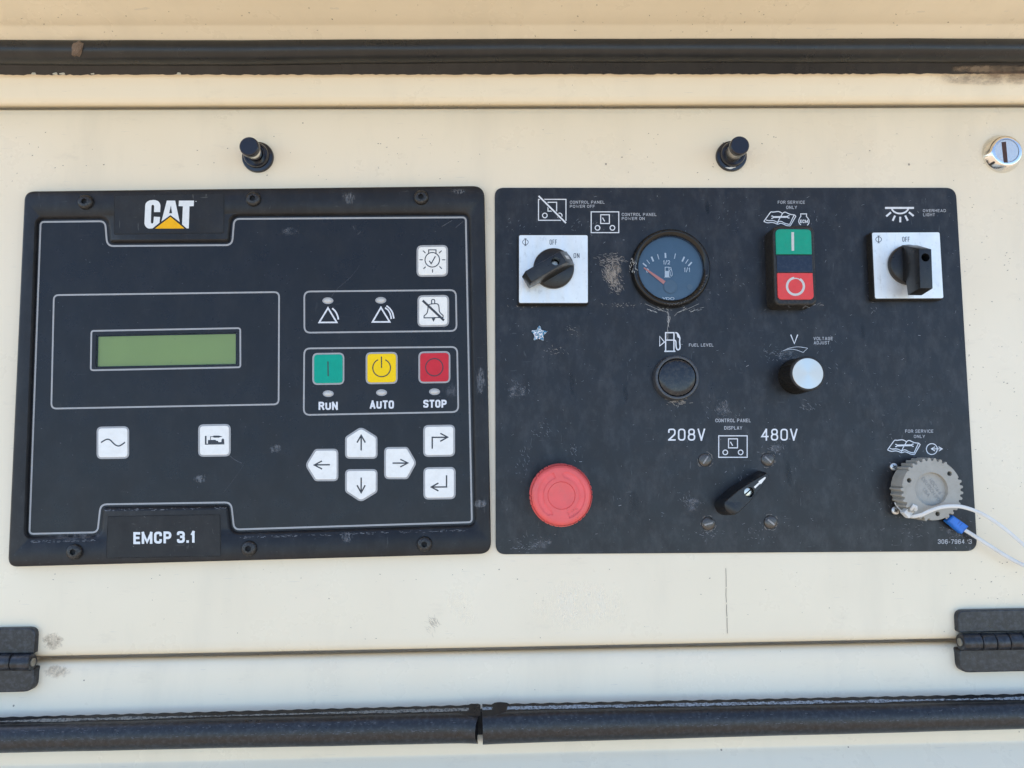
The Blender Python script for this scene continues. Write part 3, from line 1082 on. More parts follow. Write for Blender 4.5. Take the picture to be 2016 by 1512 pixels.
def s_lamp(s, z):
    cx, cy = f2(1476, 682)
    s.stroke(circ(cx, cy, 14.3, 32), 1.9, z, True)
    s.stroke(zl(f2, [(1448, 632), (1448, 604), (1505, 604), (1505, 632)]), 1.9, z + .02)
    for a, b in (((1403, 610), (1423, 630)), ((1549, 610), (1529, 630)), ((1376, 682), (1401, 682)), ((1552, 682), (1578, 682)), ((1407, 753), (1424, 736)), ((1551, 752), (1532, 734)), ((1478, 756), (1478, 782))):
        s.stroke(zl(f2, [a, b]), 1.8, z + .02)
    s.stroke(zl(f2, [(1453, 690), (1467, 713), (1501, 653)]), 2.0, z + .02)


def s_bell(s, z):
    bell = smooth([(668, 360), (700, 330), (712, 285), (714, 250), (728, 230), (770, 222), (815, 222), (834, 238), (840, 270), (846, 315), (886, 356)], 4)
    s.stroke(zl(f2b, [(668, 384)] + bell + [(886, 380)]), 1.9, z)
    s.stroke(zl(f2b, [(664, 383), (890, 378)]), 2.0, z + .02)
    s.stroke(zl(f2b, fillet([(755, 222), (755, 172), (790, 172), (790, 222)], 16, closed=False)), 1.9, z + .02)
    s.ink(zl(f2b, [(755, 388), (798, 387), (777, 426)]), z + .03)
    s.stroke(zl(f2b, [(652, 184), (896, 412)]), 4.4, z + .06)


def s_run(s, z):
    s.stroke([(645.6, 711.5), (646, 740.5)], 2.2, z)


def s_auto(s, z):
    s.stroke(zl(f2b, [(180, 825), (181, 955)]), 2.0, z)
    cx, cy = f2b(182, 955)
    s.stroke(circ(cx, cy, 17.4, 40, a0=math.radians(-66), a1=math.radians(246)), 2.0, z + .02)


def s_stop(s, z):
    cx, cy = f2b(785, 948)
    s.stroke(circ(cx, cy, 17.0, 44), 2.0, z, True)


f3 = Z(170, 830, 6.503)


def s_sine(s, z):
    s.stroke(zl(f3, smooth([(188, 268), (235, 238), (272, 226), (310, 240), (360, 290), (405, 312), (445, 300), (495, 265)], 5)), 2.5, z)


def s_engine(s, z):
    s.ink(zl(f3, [(1518, 183), (1538, 183), (1538, 283), (1518, 283)]), z)
    s.ink(zl(f3, [(1517, 284), (1766, 281), (1766, 292), (1517, 296)]), z + .02)
    s.ink(zl(f3, [(1557, 236), (1655, 234), (1660, 245), (1685, 246), (1690, 263), (1728, 262), (1731, 230), (1747, 215), (1763, 228), (1766, 280), (1557, 283)]), z)
    s.stroke(zl(f3, [(1590, 236), (1590, 192), (1618, 192)]), 1.3, z + .03)
    s.ink(zl(f3, [(1608, 191), (1635, 180), (1695, 180), (1742, 191), (1695, 205), (1635, 205)]), z + .05)


def s_arrow(lines):
    def fn(s, z):
        for i, l in enumerate(lines):
            s.stroke(zl(f4, l), 2.7, z + .02 * i)
    return fn


key(sq(851, 513.5, 31), 11, 'key', s_lamp, 'white lamp test key with a bulb and tick symbol')
key(sq(853, 612, 31.2), 11, 'key', s_bell, 'white alarm silence key with a struck out bell')
key(sq(646.3, 726, 31.5), 11, 'green', s_run, 'green run key with a vertical bar', mat='green')
key(sq(751.3, 724.5, 31.5), 11, 'yellow', s_auto, 'yellow auto key with a power symbol', mat='yellow')
key(sq(855.2, 723, 31.5), 11, 'red', s_stop, 'red stop key with a circle', mat='red')
key(sq(222, 871.5, 32), 11, 'key', s_sine, 'white key with a sine wave')
key(sq(422, 867, 32), 11, 'key', s_engine, 'white key with an engine silhouette')
key(zl(f4, [(735, 518), (851, 442), (970, 516), (971, 676), (735, 676)]), [9, 14, 9, 10, 10], 'key', s_arrow([[(852, 615), (852, 512)], [(822, 558), (852, 506), (882, 558)]]), 'white key with an up arrow')
key(zl(f4, [(735, 752), (971, 750), (970, 918), (851, 992), (735, 916)]), [10, 10, 9, 14, 9], 'key', s_arrow([[(852, 812), (852, 914)], [(822, 868), (852, 922), (881, 868)]]), 'white key with a down arrow')
key(zl(f4, [(444, 722), (517, 604), (686, 602), (686, 838), (517, 839)]), [14, 9, 10, 10, 9], 'key', s_arrow([[(625, 719), (519, 720)], [(567, 692), (511, 721), (568, 750)]]), 'white key with a left arrow')
key(zl(f4, [(1019, 591), (1189, 589), (1256, 705), (1190, 824), (1019, 824)]), [10, 9, 14, 9, 10], 'key', s_arrow([[(1080, 707), (1184, 707)], [(1136, 680), (1192, 706), (1136, 735)]]), 'white key with a right arrow')
key(sq(864.5, 867.8, 31.4), 11, 'key', s_arrow([[(1368, 602), (1368, 520), (1470, 520)], [(1427, 491), (1480, 519), (1426, 549)]]), 'white key with an arrow bending right')
key(sq(865.3, 951.4, 31.8), 11, 'key', s_arrow([[(1472, 795), (1472, 880), (1370, 881)], [(1413, 852), (1361, 881), (1413, 909)]]), 'white enter key with an arrow bending left')
for x, y in ((645.5, 592), (749.7, 591.2), (646.2, 775), (751.2, 773), (855.5, 771.2)):
    l_ = MB().ink(circ(x, y, 10.8, 32, ry=6.5), ZI).build('indicator_lamp', M['grey_ink'], mod)
    part_of(l_, mod)
    o1 = circ(x, y, 8.2, 32, ry=4.3)
    MB().loft([[L(a, b, ZI) for a, b in o1], [L(a, b, ZI + .35) for a, b in offset(o1, -.8)], [L(a, b, ZI + .6) for a, b in offset(o1, -2.4)]]).build('lens', M['led'], l_)
f1c = Z(590, 560, 10.8)
mb = MB().stroke(zl(f1c, [(602, 500), (788, 806), (415, 808)]), 3.1, ZI, True)
mb.stroke(zl(f1c, smooth([(692, 506), (750, 562), (790, 628), (814, 695), (822, 745)], 4)), 3.1, ZI)
mb.build('warning_symbol', M['white_ink'], ov)
mb = MB().stroke(zl(f1c, [(1727, 490), (1914, 796), (1548, 797)]), 3.1, ZI, True)
for a in ([(222, 266), (258, 296), (282, 342), (293, 395)], [(238, 243), (280, 280), (308, 328), (322, 390)]):
    mb.stroke(zl(f2b, smooth(a, 4)), 2.9, ZI)
mb.build('warning_symbol', M['white_ink'], ov)
for s, a in (('RUN', (627.2, 665, 791, 807)), ('AUTO', (728, 775.6, 788.3, 804.6)), ('STOP', (833.3, 879.4, 787, 802.6))):
    block_letters(MB(), s, *a, ZI, 3.5, gap=.17).build('lettering', M['white_ink'], ov)
# name plates let into the frame
MB().ink(fillet(offset([(226, 385.5), (440.5, 381.5), (440, 458), (225.5, 460.5)], 1.5), 4), ZF + .04).build('groove', M['hole'], mod)
lg = MB().prism(fillet([(226, 385.5), (440.5, 381.5), (440, 458), (225.5, 460.5)], 4), ZF - .5, ZF + .22, .08).build('logo_plate', M['label'], mod)
part_of(lg, mod)
f = Z(260, 380, 14.4)
zc = ZF + .3
mb = MB().ink(zl(f, [(797, 540), (805, 360), (790, 290), (740, 230), (660, 200), (590, 197), (500, 208), (430, 245), (385, 300), (372, 360), (350, 870), (370, 930), (420, 985), (480, 1008), (580, 1003), (775, 845), (795, 680), (620, 670), (606, 825), (595, 855), (568, 868), (542, 855), (533, 825), (548, 380), (560, 345), (590, 332), (618, 348), (628, 380), (622, 540)]), zc)
mb.ink(zl(f, [(985, 215), (1222, 215), (1350, 820), (1088, 625), (832, 808)]), zc, [zl(f, [(1102, 350), (1135, 575), (1052, 575)])])
mb.ink(zl(f, [(1328, 215), (1757, 215), (1748, 372), (1628, 375), (1608, 1003), (1548, 1003), (1418, 890), (1440, 375), (1320, 370)]), zc)
cx, cy = f(1812, 237)
mb.ink(circ(cx, cy, .9, 10), zc)
mb.build('logo_letters', M['cat_white'], lg)
MB().ink(zl(f, [(1088, 672), (1485, 1005), (650, 1008)]), zc).build('logo_triangle', M['cat_yellow'], lg)
MB().ink(fillet(offset([(213.5, 1017.5), (432.5, 1013.6), (434, 1094), (210, 1098)], 1.5), 3), ZF + .04).build('groove', M['hole'], mod)
nm = MB().prism(fillet([(213.5, 1017.5), (432.5, 1013.6), (434, 1094), (210, 1098)], 3), ZF - .5, ZF + .22, .08).build('model_plate', M['label'], mod)
part_of(nm, mod)
block_letters(MB(), 'EMCP 3.1', 262.5, 384.5, 1047.7, 1071.4, zc, 4.9, 1045.2, 1068.2, gap=.20).build('lettering', M['cat_white'], nm)


def button_screw(px, py, parent, r=5.1, h=2.8, z=ZF):
    c = L(px, py, z)
    hexa = [Vector((c.x + 2.05 * math.cos(math.pi / 3 * i + .5), c.y + 2.05 * math.sin(math.pi / 3 * i + .5), z + h)) for i in range(6)]
    hexb = [p + Vector((0, 0, -1.9)) for p in hexa]
    n = 36
    ring = lambda rr, zz: [Vector((c.x + rr * math.cos(2 * math.pi * i / n), c.y + rr * math.sin(2 * math.pi * i / n), zz)) for i in range(n)]
    mb = MB()
    mb.loft([ring(r, z - .2), ring(r, z + .5), ring(r * .93, z + h * .6), ring(r * .78, z + h * .9), ring(r * .62, z + h)], cap1=False)
    mb.flat(ring(r * .62, z + h), [hexa])
    mb.loft([hexb, hexa], cap1=False)
    s_ = mb.build('screw', M['screw'], parent, sharp=40)
    part_of(s_, parent)
    MB().flat([p + Vector((0, 0, .05)) for p in hexb]).build('socket', M['hole'], s_)


for x, y in ((169.5, 398.5), (499.5, 392.5), (829.5, 389.5), (147.5, 1086), (491, 1079.5), (836, 1071)):
    button_screw(x, y, mod)
# scuffs on the module
sc_w = stain_or_sheen('white_scuff', (.40, .42, .45), .40, .62, 420, 6.0, stretch=(2.4, .8, 1), amt=.34)
sc_s = stain_or_sheen('soft_scuff', (.26, .28, .32), .40, .68, 200, 12.0, stretch=(1.4, 1, 1), amt=.3)
for q, mm, z in ((((662, 368), (712, 368), (712, 412), (662, 412)), sc_w, ZF + .04), (((880, 366), (925, 366), (925, 386), (880, 386)), sc_w, ZF + .04),
                 (((660, 1040), (705, 1038), (705, 1075), (660, 1077)), sc_w, ZF + .04), (((520, 872), (566, 868), (560, 900), (520, 898)), sc_w, ZO + .1),
                 (((370, 930), (420, 926), (420, 956), (370, 958)), sc_w, ZO + .1), (((540, 440), (600, 440), (600, 470), (540, 470)), sc_s, ZO + .1),
                 (((920, 980), (972, 975), (972, 1005), (920, 1008)), sc_w, ZF + .04), (((870, 740), (905, 738), (905, 800), (870, 800)), sc_s, ZO + .1),
                 (((60, 1052), (230, 1040), (230, 1068), (60, 1070)), sc_s, ZF + .04), (((930, 700), (962, 700), (962, 800), (930, 800)), sc_w, ZF + .04)):
    film('scuff_mark', mod, mm, q, z)
mb = MB()
for pts, w in (([(652, 585), (662, 571), (676, 558), (690, 546)], .35), ([(690, 546), (703, 530), (708, 522)], .3), ([(695, 445), (698, 452)], .7), ([(704, 462), (710, 456)], .7), ([(870, 446), (890, 434)], .7), ([(897, 448), (912, 436)], .6), ([(452, 897), (462, 905), (476, 912)], .7), ([(440, 970), (470, 930), (480, 912)], .22), ([(215, 1040), (212, 1052)], .6)):
    mb.stroke(smooth(pts, 4) if len(pts) > 2 else pts, w, ZO + .12)
r5 = random.Random(9)
for i in range(150):
    x, y = r5.uniform(75, 918), r5.uniform(440, 1030)
    mb.stroke([(x, y), (x + r5.uniform(-2.5, 2.5), y + r5.uniform(-1.5, 1.5))], r5.uniform(.4, 1.0), ZO + .12 + r5.uniform(0, .02))
for q in G0:
    pass
o = mb.build('scratch_marks', plain('faint_scratches', (.11, .115, .13), .7), mod)
o['kind'] = 'stuff'
mb = MB()
# worn pale edge of the frame round the membrane, lower side
for (a, b) in (((60, 1066), (190, 1063)), ((470, 1058), (700, 1050)), ((700, 1050), (930, 1043)), ((205, 1004), (445, 1000))):
    for i in range(60):
        tt = r5.random() ** 1.3
        x, y = a[0] + (b[0] - a[0]) * tt, a[1] + (b[1] - a[1]) * tt + r5.uniform(-1.6, 2.6)
        w = r5.uniform(1, 6)
        mb.stroke([(x, y), (x + w, y - .015 * w)], r5.uniform(.2, .55), ZF + .05)
o = mb.build('edge_wear', plain('edge_wear', (.22, .23, .25), .6), mod)
o['kind'] = 'stuff'

# ================================================================== INSTRUMENT PLATE (right)
plate = thing('instrument_plate', L(1440, 730, 0), 'thin dark instrument plate printed with white symbols, right of the control module', 'control plate')
PZ = 1.0
po = fillet([(974, 369.5), (1882, 369.5), (1924.5, 1085), (976, 1091.5)], [18, 22, 22, 20], n=8)
sheet_o = MB().prism(po, -.3, PZ, .15).build('plate_sheet', M['plate'], plate)
part_of(sheet_o, plate)
PI = PZ + .06
f5 = Z(960, 360, 4.032)
f6 = Z(1440, 360, 4.032)


def gauge_icon(mb, x0, y0, x1, y1, slash=False):
    w, h = x1 - x0, y1 - y0
    mb.stroke([(x0, y0), (x1, y0), (x1, y1), (x0, y1)], 1.9, PI, True)
    mb.stroke([(x0 + w * .345, y0 + h * .14), (x0 + w * .66, y0 + h * .14), (x0 + w * .66, y0 + h * .56), (x0 + w * .345, y0 + h * .56)], 1.9, PI, True)
    if not slash:
        mb.stroke([(x0 + w * .41, y0 + h * .28), (x0 + w * .49, y0 + h * .46)], 1.9, PI + .02)
    for u in (.23, .77):
        mb.stroke(circ(x0 + w * u, y0 + h * .77, 4.6, 24), 1.9, PI, True)


mb = MB()
gauge_icon(mb, *f5(404, 131), *f5(622, 297), slash=True)
p0, p1 = f5(405, 104), f5(622, 319)
sym = mb.build('symbol', M['white_ink'], sheet_o)
MB().stroke([(p0[0] + 4, p0[1] + 4), (p1[0] - 3, p1[1] - 3)], 6.2, PI + .04).build('symbol', M['plate'], sheet_o)
MB().stroke([p0, p1], 3.1, PI + .08).build('symbol', M['white_ink'], sheet_o)
mb = MB()
gauge_icon(mb, *f5(822, 230), *f5(1041, 395))
mb.build('symbol', M['white_ink'], sheet_o)
mb = MB()
gauge_icon(mb, 1415, 858, 1471, 900.3)
mb.build('symbol', M['white_ink'], sheet_o)
for s, fz, x0, x1, y0, y1, b in (
        ('CONTROL PANEL', f5, 653, 928, 142, 165, .004), ('POWER OFF', f5, 653, 850, 175, 198, .004), ('CONTROL PANEL', f5, 1065, 1340, 239, 263, .004), ('POWER ON', f5, 1065, 1247, 272, 295, .004),
        ('FUEL LEVEL', f5, 1598, 1793, 1275, 1299, .006), ('FOR SERVICE', f6, 368, 583, 142, 166, .006), ('ONLY', f6, 435, 520, 182, 207, .006), ('OVERHEAD', f6, 1520, 1702, 209, 232, 0), ('LIGHT', f6, 1522, 1615, 242, 265, 0),
        ('VOLTAGE', Z(1500, 640, 10.08), 1026, 1405, 235, 299, .004), ('ADJUST', Z(1500, 640, 10.08), 1030, 1340, 318, 382, .004), ('FOR SERVICE', Z(1730, 830, 13.44), 700, 1443, 212, 295, .006), ('ONLY', Z(1730, 830, 13.44), 930, 1222, 352, 433, .006),
        ('208V', Z(960, 720, 3.876), 1377, 1660, 480, 572, .006), ('480V', Z(1440, 720, 3.5), 205, 455, 434, 516, .006), ('CONTROL PANEL', lambda x, y: (x, y), 1408.5, 1478, 824.3, 831.2, .006), ('DISPLAY', lambda x, y: (x, y), 1425.8, 1461, 839, 845.8, .006),
        ('306-7964', Z(1720, 880, 6.3), 797, 1126, 1146, 1201, .006), ('3', Z(1720, 880, 6.3), 1178, 1218, 1146, 1200, .006)):
    (a, b0), (c_, d_) = fz(x0, y0), fz(x1, y1)
    hh = d_ - b0
    block_letters(MB(), s, a, c_, b0, d_, PI, hh * (.125 if hh > 12 else .145), gap=.30).build('lettering', M['white_ink' if hh > 12 else 'faint_ink'], sheet_o)
MB().stroke([(1904.2, 1062.4), (1905.6, 1066)], 1.0, PI).build('lettering', M['grey_ink'], sheet_o)
# fuel pump symbol
mb = MB()
mb.stroke(zl(f5, [(1366, 1218), (1404, 1264), (1366, 1294)]), 1.9, PI, True)
mb.stroke(zl(f5, [(1413, 1338), (1413, 1189), (1479, 1189), (1479, 1338)]), 2.4, PI)
mb.stroke(zl(f5, [(1413, 1248), (1479, 1248)]), 2.2, PI + .02)
mb.stroke(zl(f5, [(1403, 1337), (1491, 1337)]), 2.6, PI + .03)
mb.stroke(zl(f5, smooth([(1480, 1246), (1494, 1258), (1496, 1300), (1506, 1324), (1522, 1320), (1528, 1300), (1524, 1262), (1526, 1232), (1518, 1210), (1506, 1194), (1490, 1188)], 3)), 2.4, PI + .04)
mb.stroke(zl(f5, [(1506, 1200), (1512, 1222), (1526, 1232)]), 2.4, PI + .06)
mb.build('symbol', M['white_ink'], sheet_o)
# book + spanner symbol, twice
f8 = Z(1730, 830, 13.44)


def book(mp):
    mb = MB()
    g_ = lambda pts, n=4: [mp(*p) for p in (smooth([f8(*q) for q in pts], n) if n else [f8(*q) for q in pts])]
    top1 = [(420, 490), (500, 495), (610, 481), (680, 500), (737, 537)]
    top2 = [(737, 537), (765, 510), (815, 500), (880, 530), (950, 558), (1062, 572)]
    mb.stroke(g_(top1), 1.7, PI)
    mb.stroke(g_(top2), 1.7, PI + .01)
    mb.stroke(g_([(1062, 572), (1096, 610), (945, 872)], 0), 1.7, PI + .02)
    mb.stroke(g_([(1050, 578), (930, 832)], 0), 1.7, PI + .01)
    mb.stroke(g_([(420, 490), (232, 748)], 0), 1.7, PI + .02)
    mb.stroke(g_([(292, 710), (370, 728), (450, 722), (520, 735), (602, 772), (660, 750), (720, 755), (800, 800), (930, 832)]), 1.7, PI + .03)
    mb.stroke(g_([(232, 748), (330, 785), (440, 775), (520, 790), (602, 822), (690, 800), (770, 825), (850, 860), (945, 872)]), 1.7, PI + .04)
    mb.stroke(g_([(737, 537), (662, 660), (602, 775), (592, 816)], 0), 1.7, PI + .05)
    mb.stroke(g_([(470, 633), (890, 625)], 0), 3.4, PI + .07)
    for x, y, s in ((455, 634, -1), (905, 625, 1)):
        c0 = mp(*f8(x, y))
        mb.stroke(circ(c0[0], c0[1], 2.4, 14, a0=(math.pi if s < 0 else 0) + .85, a1=(math.pi if s < 0 else 0) + 2 * math.pi - .85), 1.6, PI + .09)
    mb.build('symbol', M['white_ink'], sheet_o)


book(lambda x, y: (x, y))
book(lambda x, y: (1504 + (x - 1747.5) * .98, 435.6 + (y - 885.4) * .98))
f3c = Z(1480, 380, 14.4)
mb = MB()
mb.stroke(zl(f3c, [(1395, 905)]) + zl(f3c, smooth([(1360, 875), (1335, 820), (1340, 750), (1365, 700), (1392, 665)], 4)) + zl(f3c, [(1388, 592), (1555, 592), (1550, 665)]) + zl(f3c, smooth([(1590, 710), (1622, 770), (1622, 840), (1600, 885), (1570, 915)], 4)), 1.7, PI)
mb.build('symbol', M['white_ink'], sheet_o)
block_letters(MB(), 'ECM', *[f3c(1372, 0)[0], f3c(1590, 0)[0], f3c(0, 757)[1], f3c(0, 850)[1]], PI, 1.4, gap=.2).build('lettering', M['white_ink'], sheet_o)
# overhead light symbol
mb = MB().ink(zl(f6, [(1219, 191), (1449, 191), (1449, 207), (1219, 207)]), PI)
mb.stroke(zl(f6, smooth([(1272, 207), (1290, 228), (1315, 240), (1338, 243), (1362, 240), (1387, 228), (1405, 207)], 4)), 3.2, PI + .02)
for a, b in (((1266, 234), (1229, 266)), ((1299, 260), (1280, 301)), ((1340, 269), (1340, 313)), ((1379, 259), (1400, 300)), ((1409, 233), (1446, 263))):
    mb.stroke(zl(f6, [a, b]), 3.8, PI)
mb.build('symbol', M['white_ink'], sheet_o)
# V and ramp
fv = Z(1500, 640, 10.08)
mb = MB().stroke(zl(fv, [(572, 190), (644, 368), (710, 190)]), 2.2, PI)
mb.stroke(zl(fv, [(375, 528)] + smooth([(520, 463), (650, 436), (770, 435), (908, 460)], 4) + [(818, 543)] + smooth([(700, 497), (600, 478), (515, 480)], 4)), .85, PI, True)
mb.build('symbol', M['white_ink'], sheet_o)
# connector symbol
cx, cy = f8(1405, 727)
mb = MB().stroke(circ(cx, cy, 10.7, 36), 1.7, PI, True)
for i, l in enumerate(([(1410, 722), (1665, 722)], [(1488, 668), (1392, 722), (1492, 780)], [(1583, 666), (1682, 722), (1588, 780)])):
    mb.stroke(zl(f8, l), 1.5, PI + .02 + .02 * i)
mb.build('symbol', M['white_ink'], sheet_o)
# ---- wear on the plate
beige = stain_or_sheen('beige_scuff_film', (.36, .31, .26), .40, .60, 230, 4.0, stretch=(1.6, .8, 1), amt=.8)
film('scuff_mark', sheet_o, beige, [(1176, 495), (1236, 495), (1244, 580), (1180, 584)], PI + .02)
mb = MB()
flecks(mb, 1204, 512, 12, 6, 110, 5, 22, 2, 9, .6, PI, 41)
flecks(mb, 1200, 535, 8, 11, 130, 78, 22, 2, 9, .65, PI, 42)
flecks(mb, 1214, 562, 6, 8, 90, 50, 35, 2, 7, .7, PI, 43)
flecks(mb, 1222, 601, 16, 3, 22, 0, 40, 1.5, 5, .7, PI, 44)
flecks(mb, 1052, 602, 26, 3, 16, 10, 40, 1.5, 5, .6, PI, 45)
flecks(mb, 1125, 648, 7, 5, 16, 40, 50, 1.5, 4, .5, PI, 46)
flecks(mb, 1092, 694, 10, 5, 20, 40, 35, 1.5, 5, .5, PI, 47)
mb.build('scuff_mark', M['dustw'], sheet_o)
mb = MB()
mb.stroke(smooth([(1270, 598), (1296, 609), (1312, 614), (1316, 622), (1316, 634), (1314, 648), (1315, 660)], 5), .6, PI + .03)
flecks(mb, 1296, 610, 10, 2.0, 16, 20, 8, 3, 9, .8, PI, 301)
flecks(mb, 1316, 632, 1.2, 12, 22, 88, 8, 2, 8, .7, PI, 302)
flecks(mb, 1352, 609, 10, 2.2, 12, -20, 8, 3, 9, .7, PI, 303)
mb.stroke(smooth([(1376, 598), (1352, 609), (1336, 614), (1328, 622)], 5), .5, PI + .03)
mb.build('water_mark', M['dustc'], sheet_o)
mb = MB()
r6 = random.Random(77)
for i in range(430):
    x, y = r6.uniform(982, 1880 + 20), r6.uniform(376, 1084)
    a = r6.choice([r6.gauss(-35, 25), r6.gauss(0, 12), r6.uniform(0, 180)])
    l = r6.choice([.8, .8, 1, 1.2, 2, 4]) * r6.uniform(.8, 1.6)
    dx, dy = l / 2 * math.cos(math.radians(a)), l / 2 * math.sin(math.radians(a))
    mb.stroke([(x - dx, y - dy), (x + dx, y + dy)], r6.choice([.3, .4, .5, .6, 1.1]), PI + r6.uniform(0, .03))
for cx, cy, sx, sy, n, ang in ((1420, 805, 14, 8, 34, 70), (1022, 762, 10, 10, 26, 60), (1072, 848, 12, 6, 24, 40), (1130, 888, 4, 9, 18, 80), (1030, 905, 8, 20, 30, 70), (1355, 990, 14, 10, 30, 50), (1525, 882, 10, 8, 40, 50), (1590, 800, 9, 6, 24, 45), (1395, 1050, 12, 6, 26, 20), (1500, 1052, 16, 12, 22, 45), (1055, 1070, 20, 7, 30, 20), (1020, 1080, 10, 4, 14, -10), (1530, 700, 16, 8, 40, 10), (1720, 560, 6, 30, 30, 80), (1890, 1050, 18, 14, 40, 45), (1790, 1050, 30, 10, 30, 20), (1440, 430, 18, 20, 12, -40), (1600, 470, 5, 30, 10, 80), (1140, 440, 20, 10, 22, -35), (1015, 445, 14, 8, 8, -35), (1400, 560, 30, 30, 16, 60), (1640, 690, 60, 60, 24, 20), (1750, 930, 30, 40, 26, 20), (1320, 780, 6, 20, 14, 85), (1460, 940, 6, 8, 12, 70)):
    flecks(mb, cx, cy, sx, sy, n, ang, 30, 1.5, 5.5, .5, PI, int(cx + cy))
o = mb.build('scratch_marks', plain('plate_scratches', (.22, .225, .24), .7), sheet_o)
o['kind'] = 'stuff'
grey_s = stain_or_sheen('grey_scuff_film', (.24, .25, .27), .42, .66, 260, 14.0, amt=.55)
for q in (((1395, 780), (1450, 780), (1450, 830), (1395, 830)), ((1340, 965), (1390, 965), (1390, 1020), (1340, 1020)), ((1505, 866), (1550, 866), (1550, 900), (1505, 900)), ((985, 740), (1050, 740), (1050, 800), (985, 800)), ((1030, 1050), (1110, 1050), (1110, 1090), (1030, 1090)), ((1500, 680), (1600, 680), (1600, 720), (1500, 720)), ((1850, 1020), (1910, 1020), (1910, 1070), (1850, 1070))):
    film('scuff_mark', sheet_o, grey_s, q, PI + .02)
for kk, (x, y, w, h, am) in enumerate(((1247, 985, 15, 42, .32), (1553, 930, 9, 34, .45), (1393, 405, 7, 22, .4), (1126, 752, 8, 36, .3), (1232, 772, 7, 26, .35), (1700, 650, 7, 24, .25))):
    film('drip_mark', sheet_o, stain_or_sheen('dark_drip_%d' % kk, (.010, .011, .014), .26, .52, 110, 3.0 + kk * 2.7, stretch=(1.6, .7, 1), amt=am, rough=.3), [(x - w * 1.3, y - h), (x + w * .7, y - h * .9), (x + w * 1.2, y + h), (x - w * .8, y + h * 1.1)], PI + .012)


# ================================================================== ROTARY SWITCHES
def xy(p):
    return (p.x, p.y)


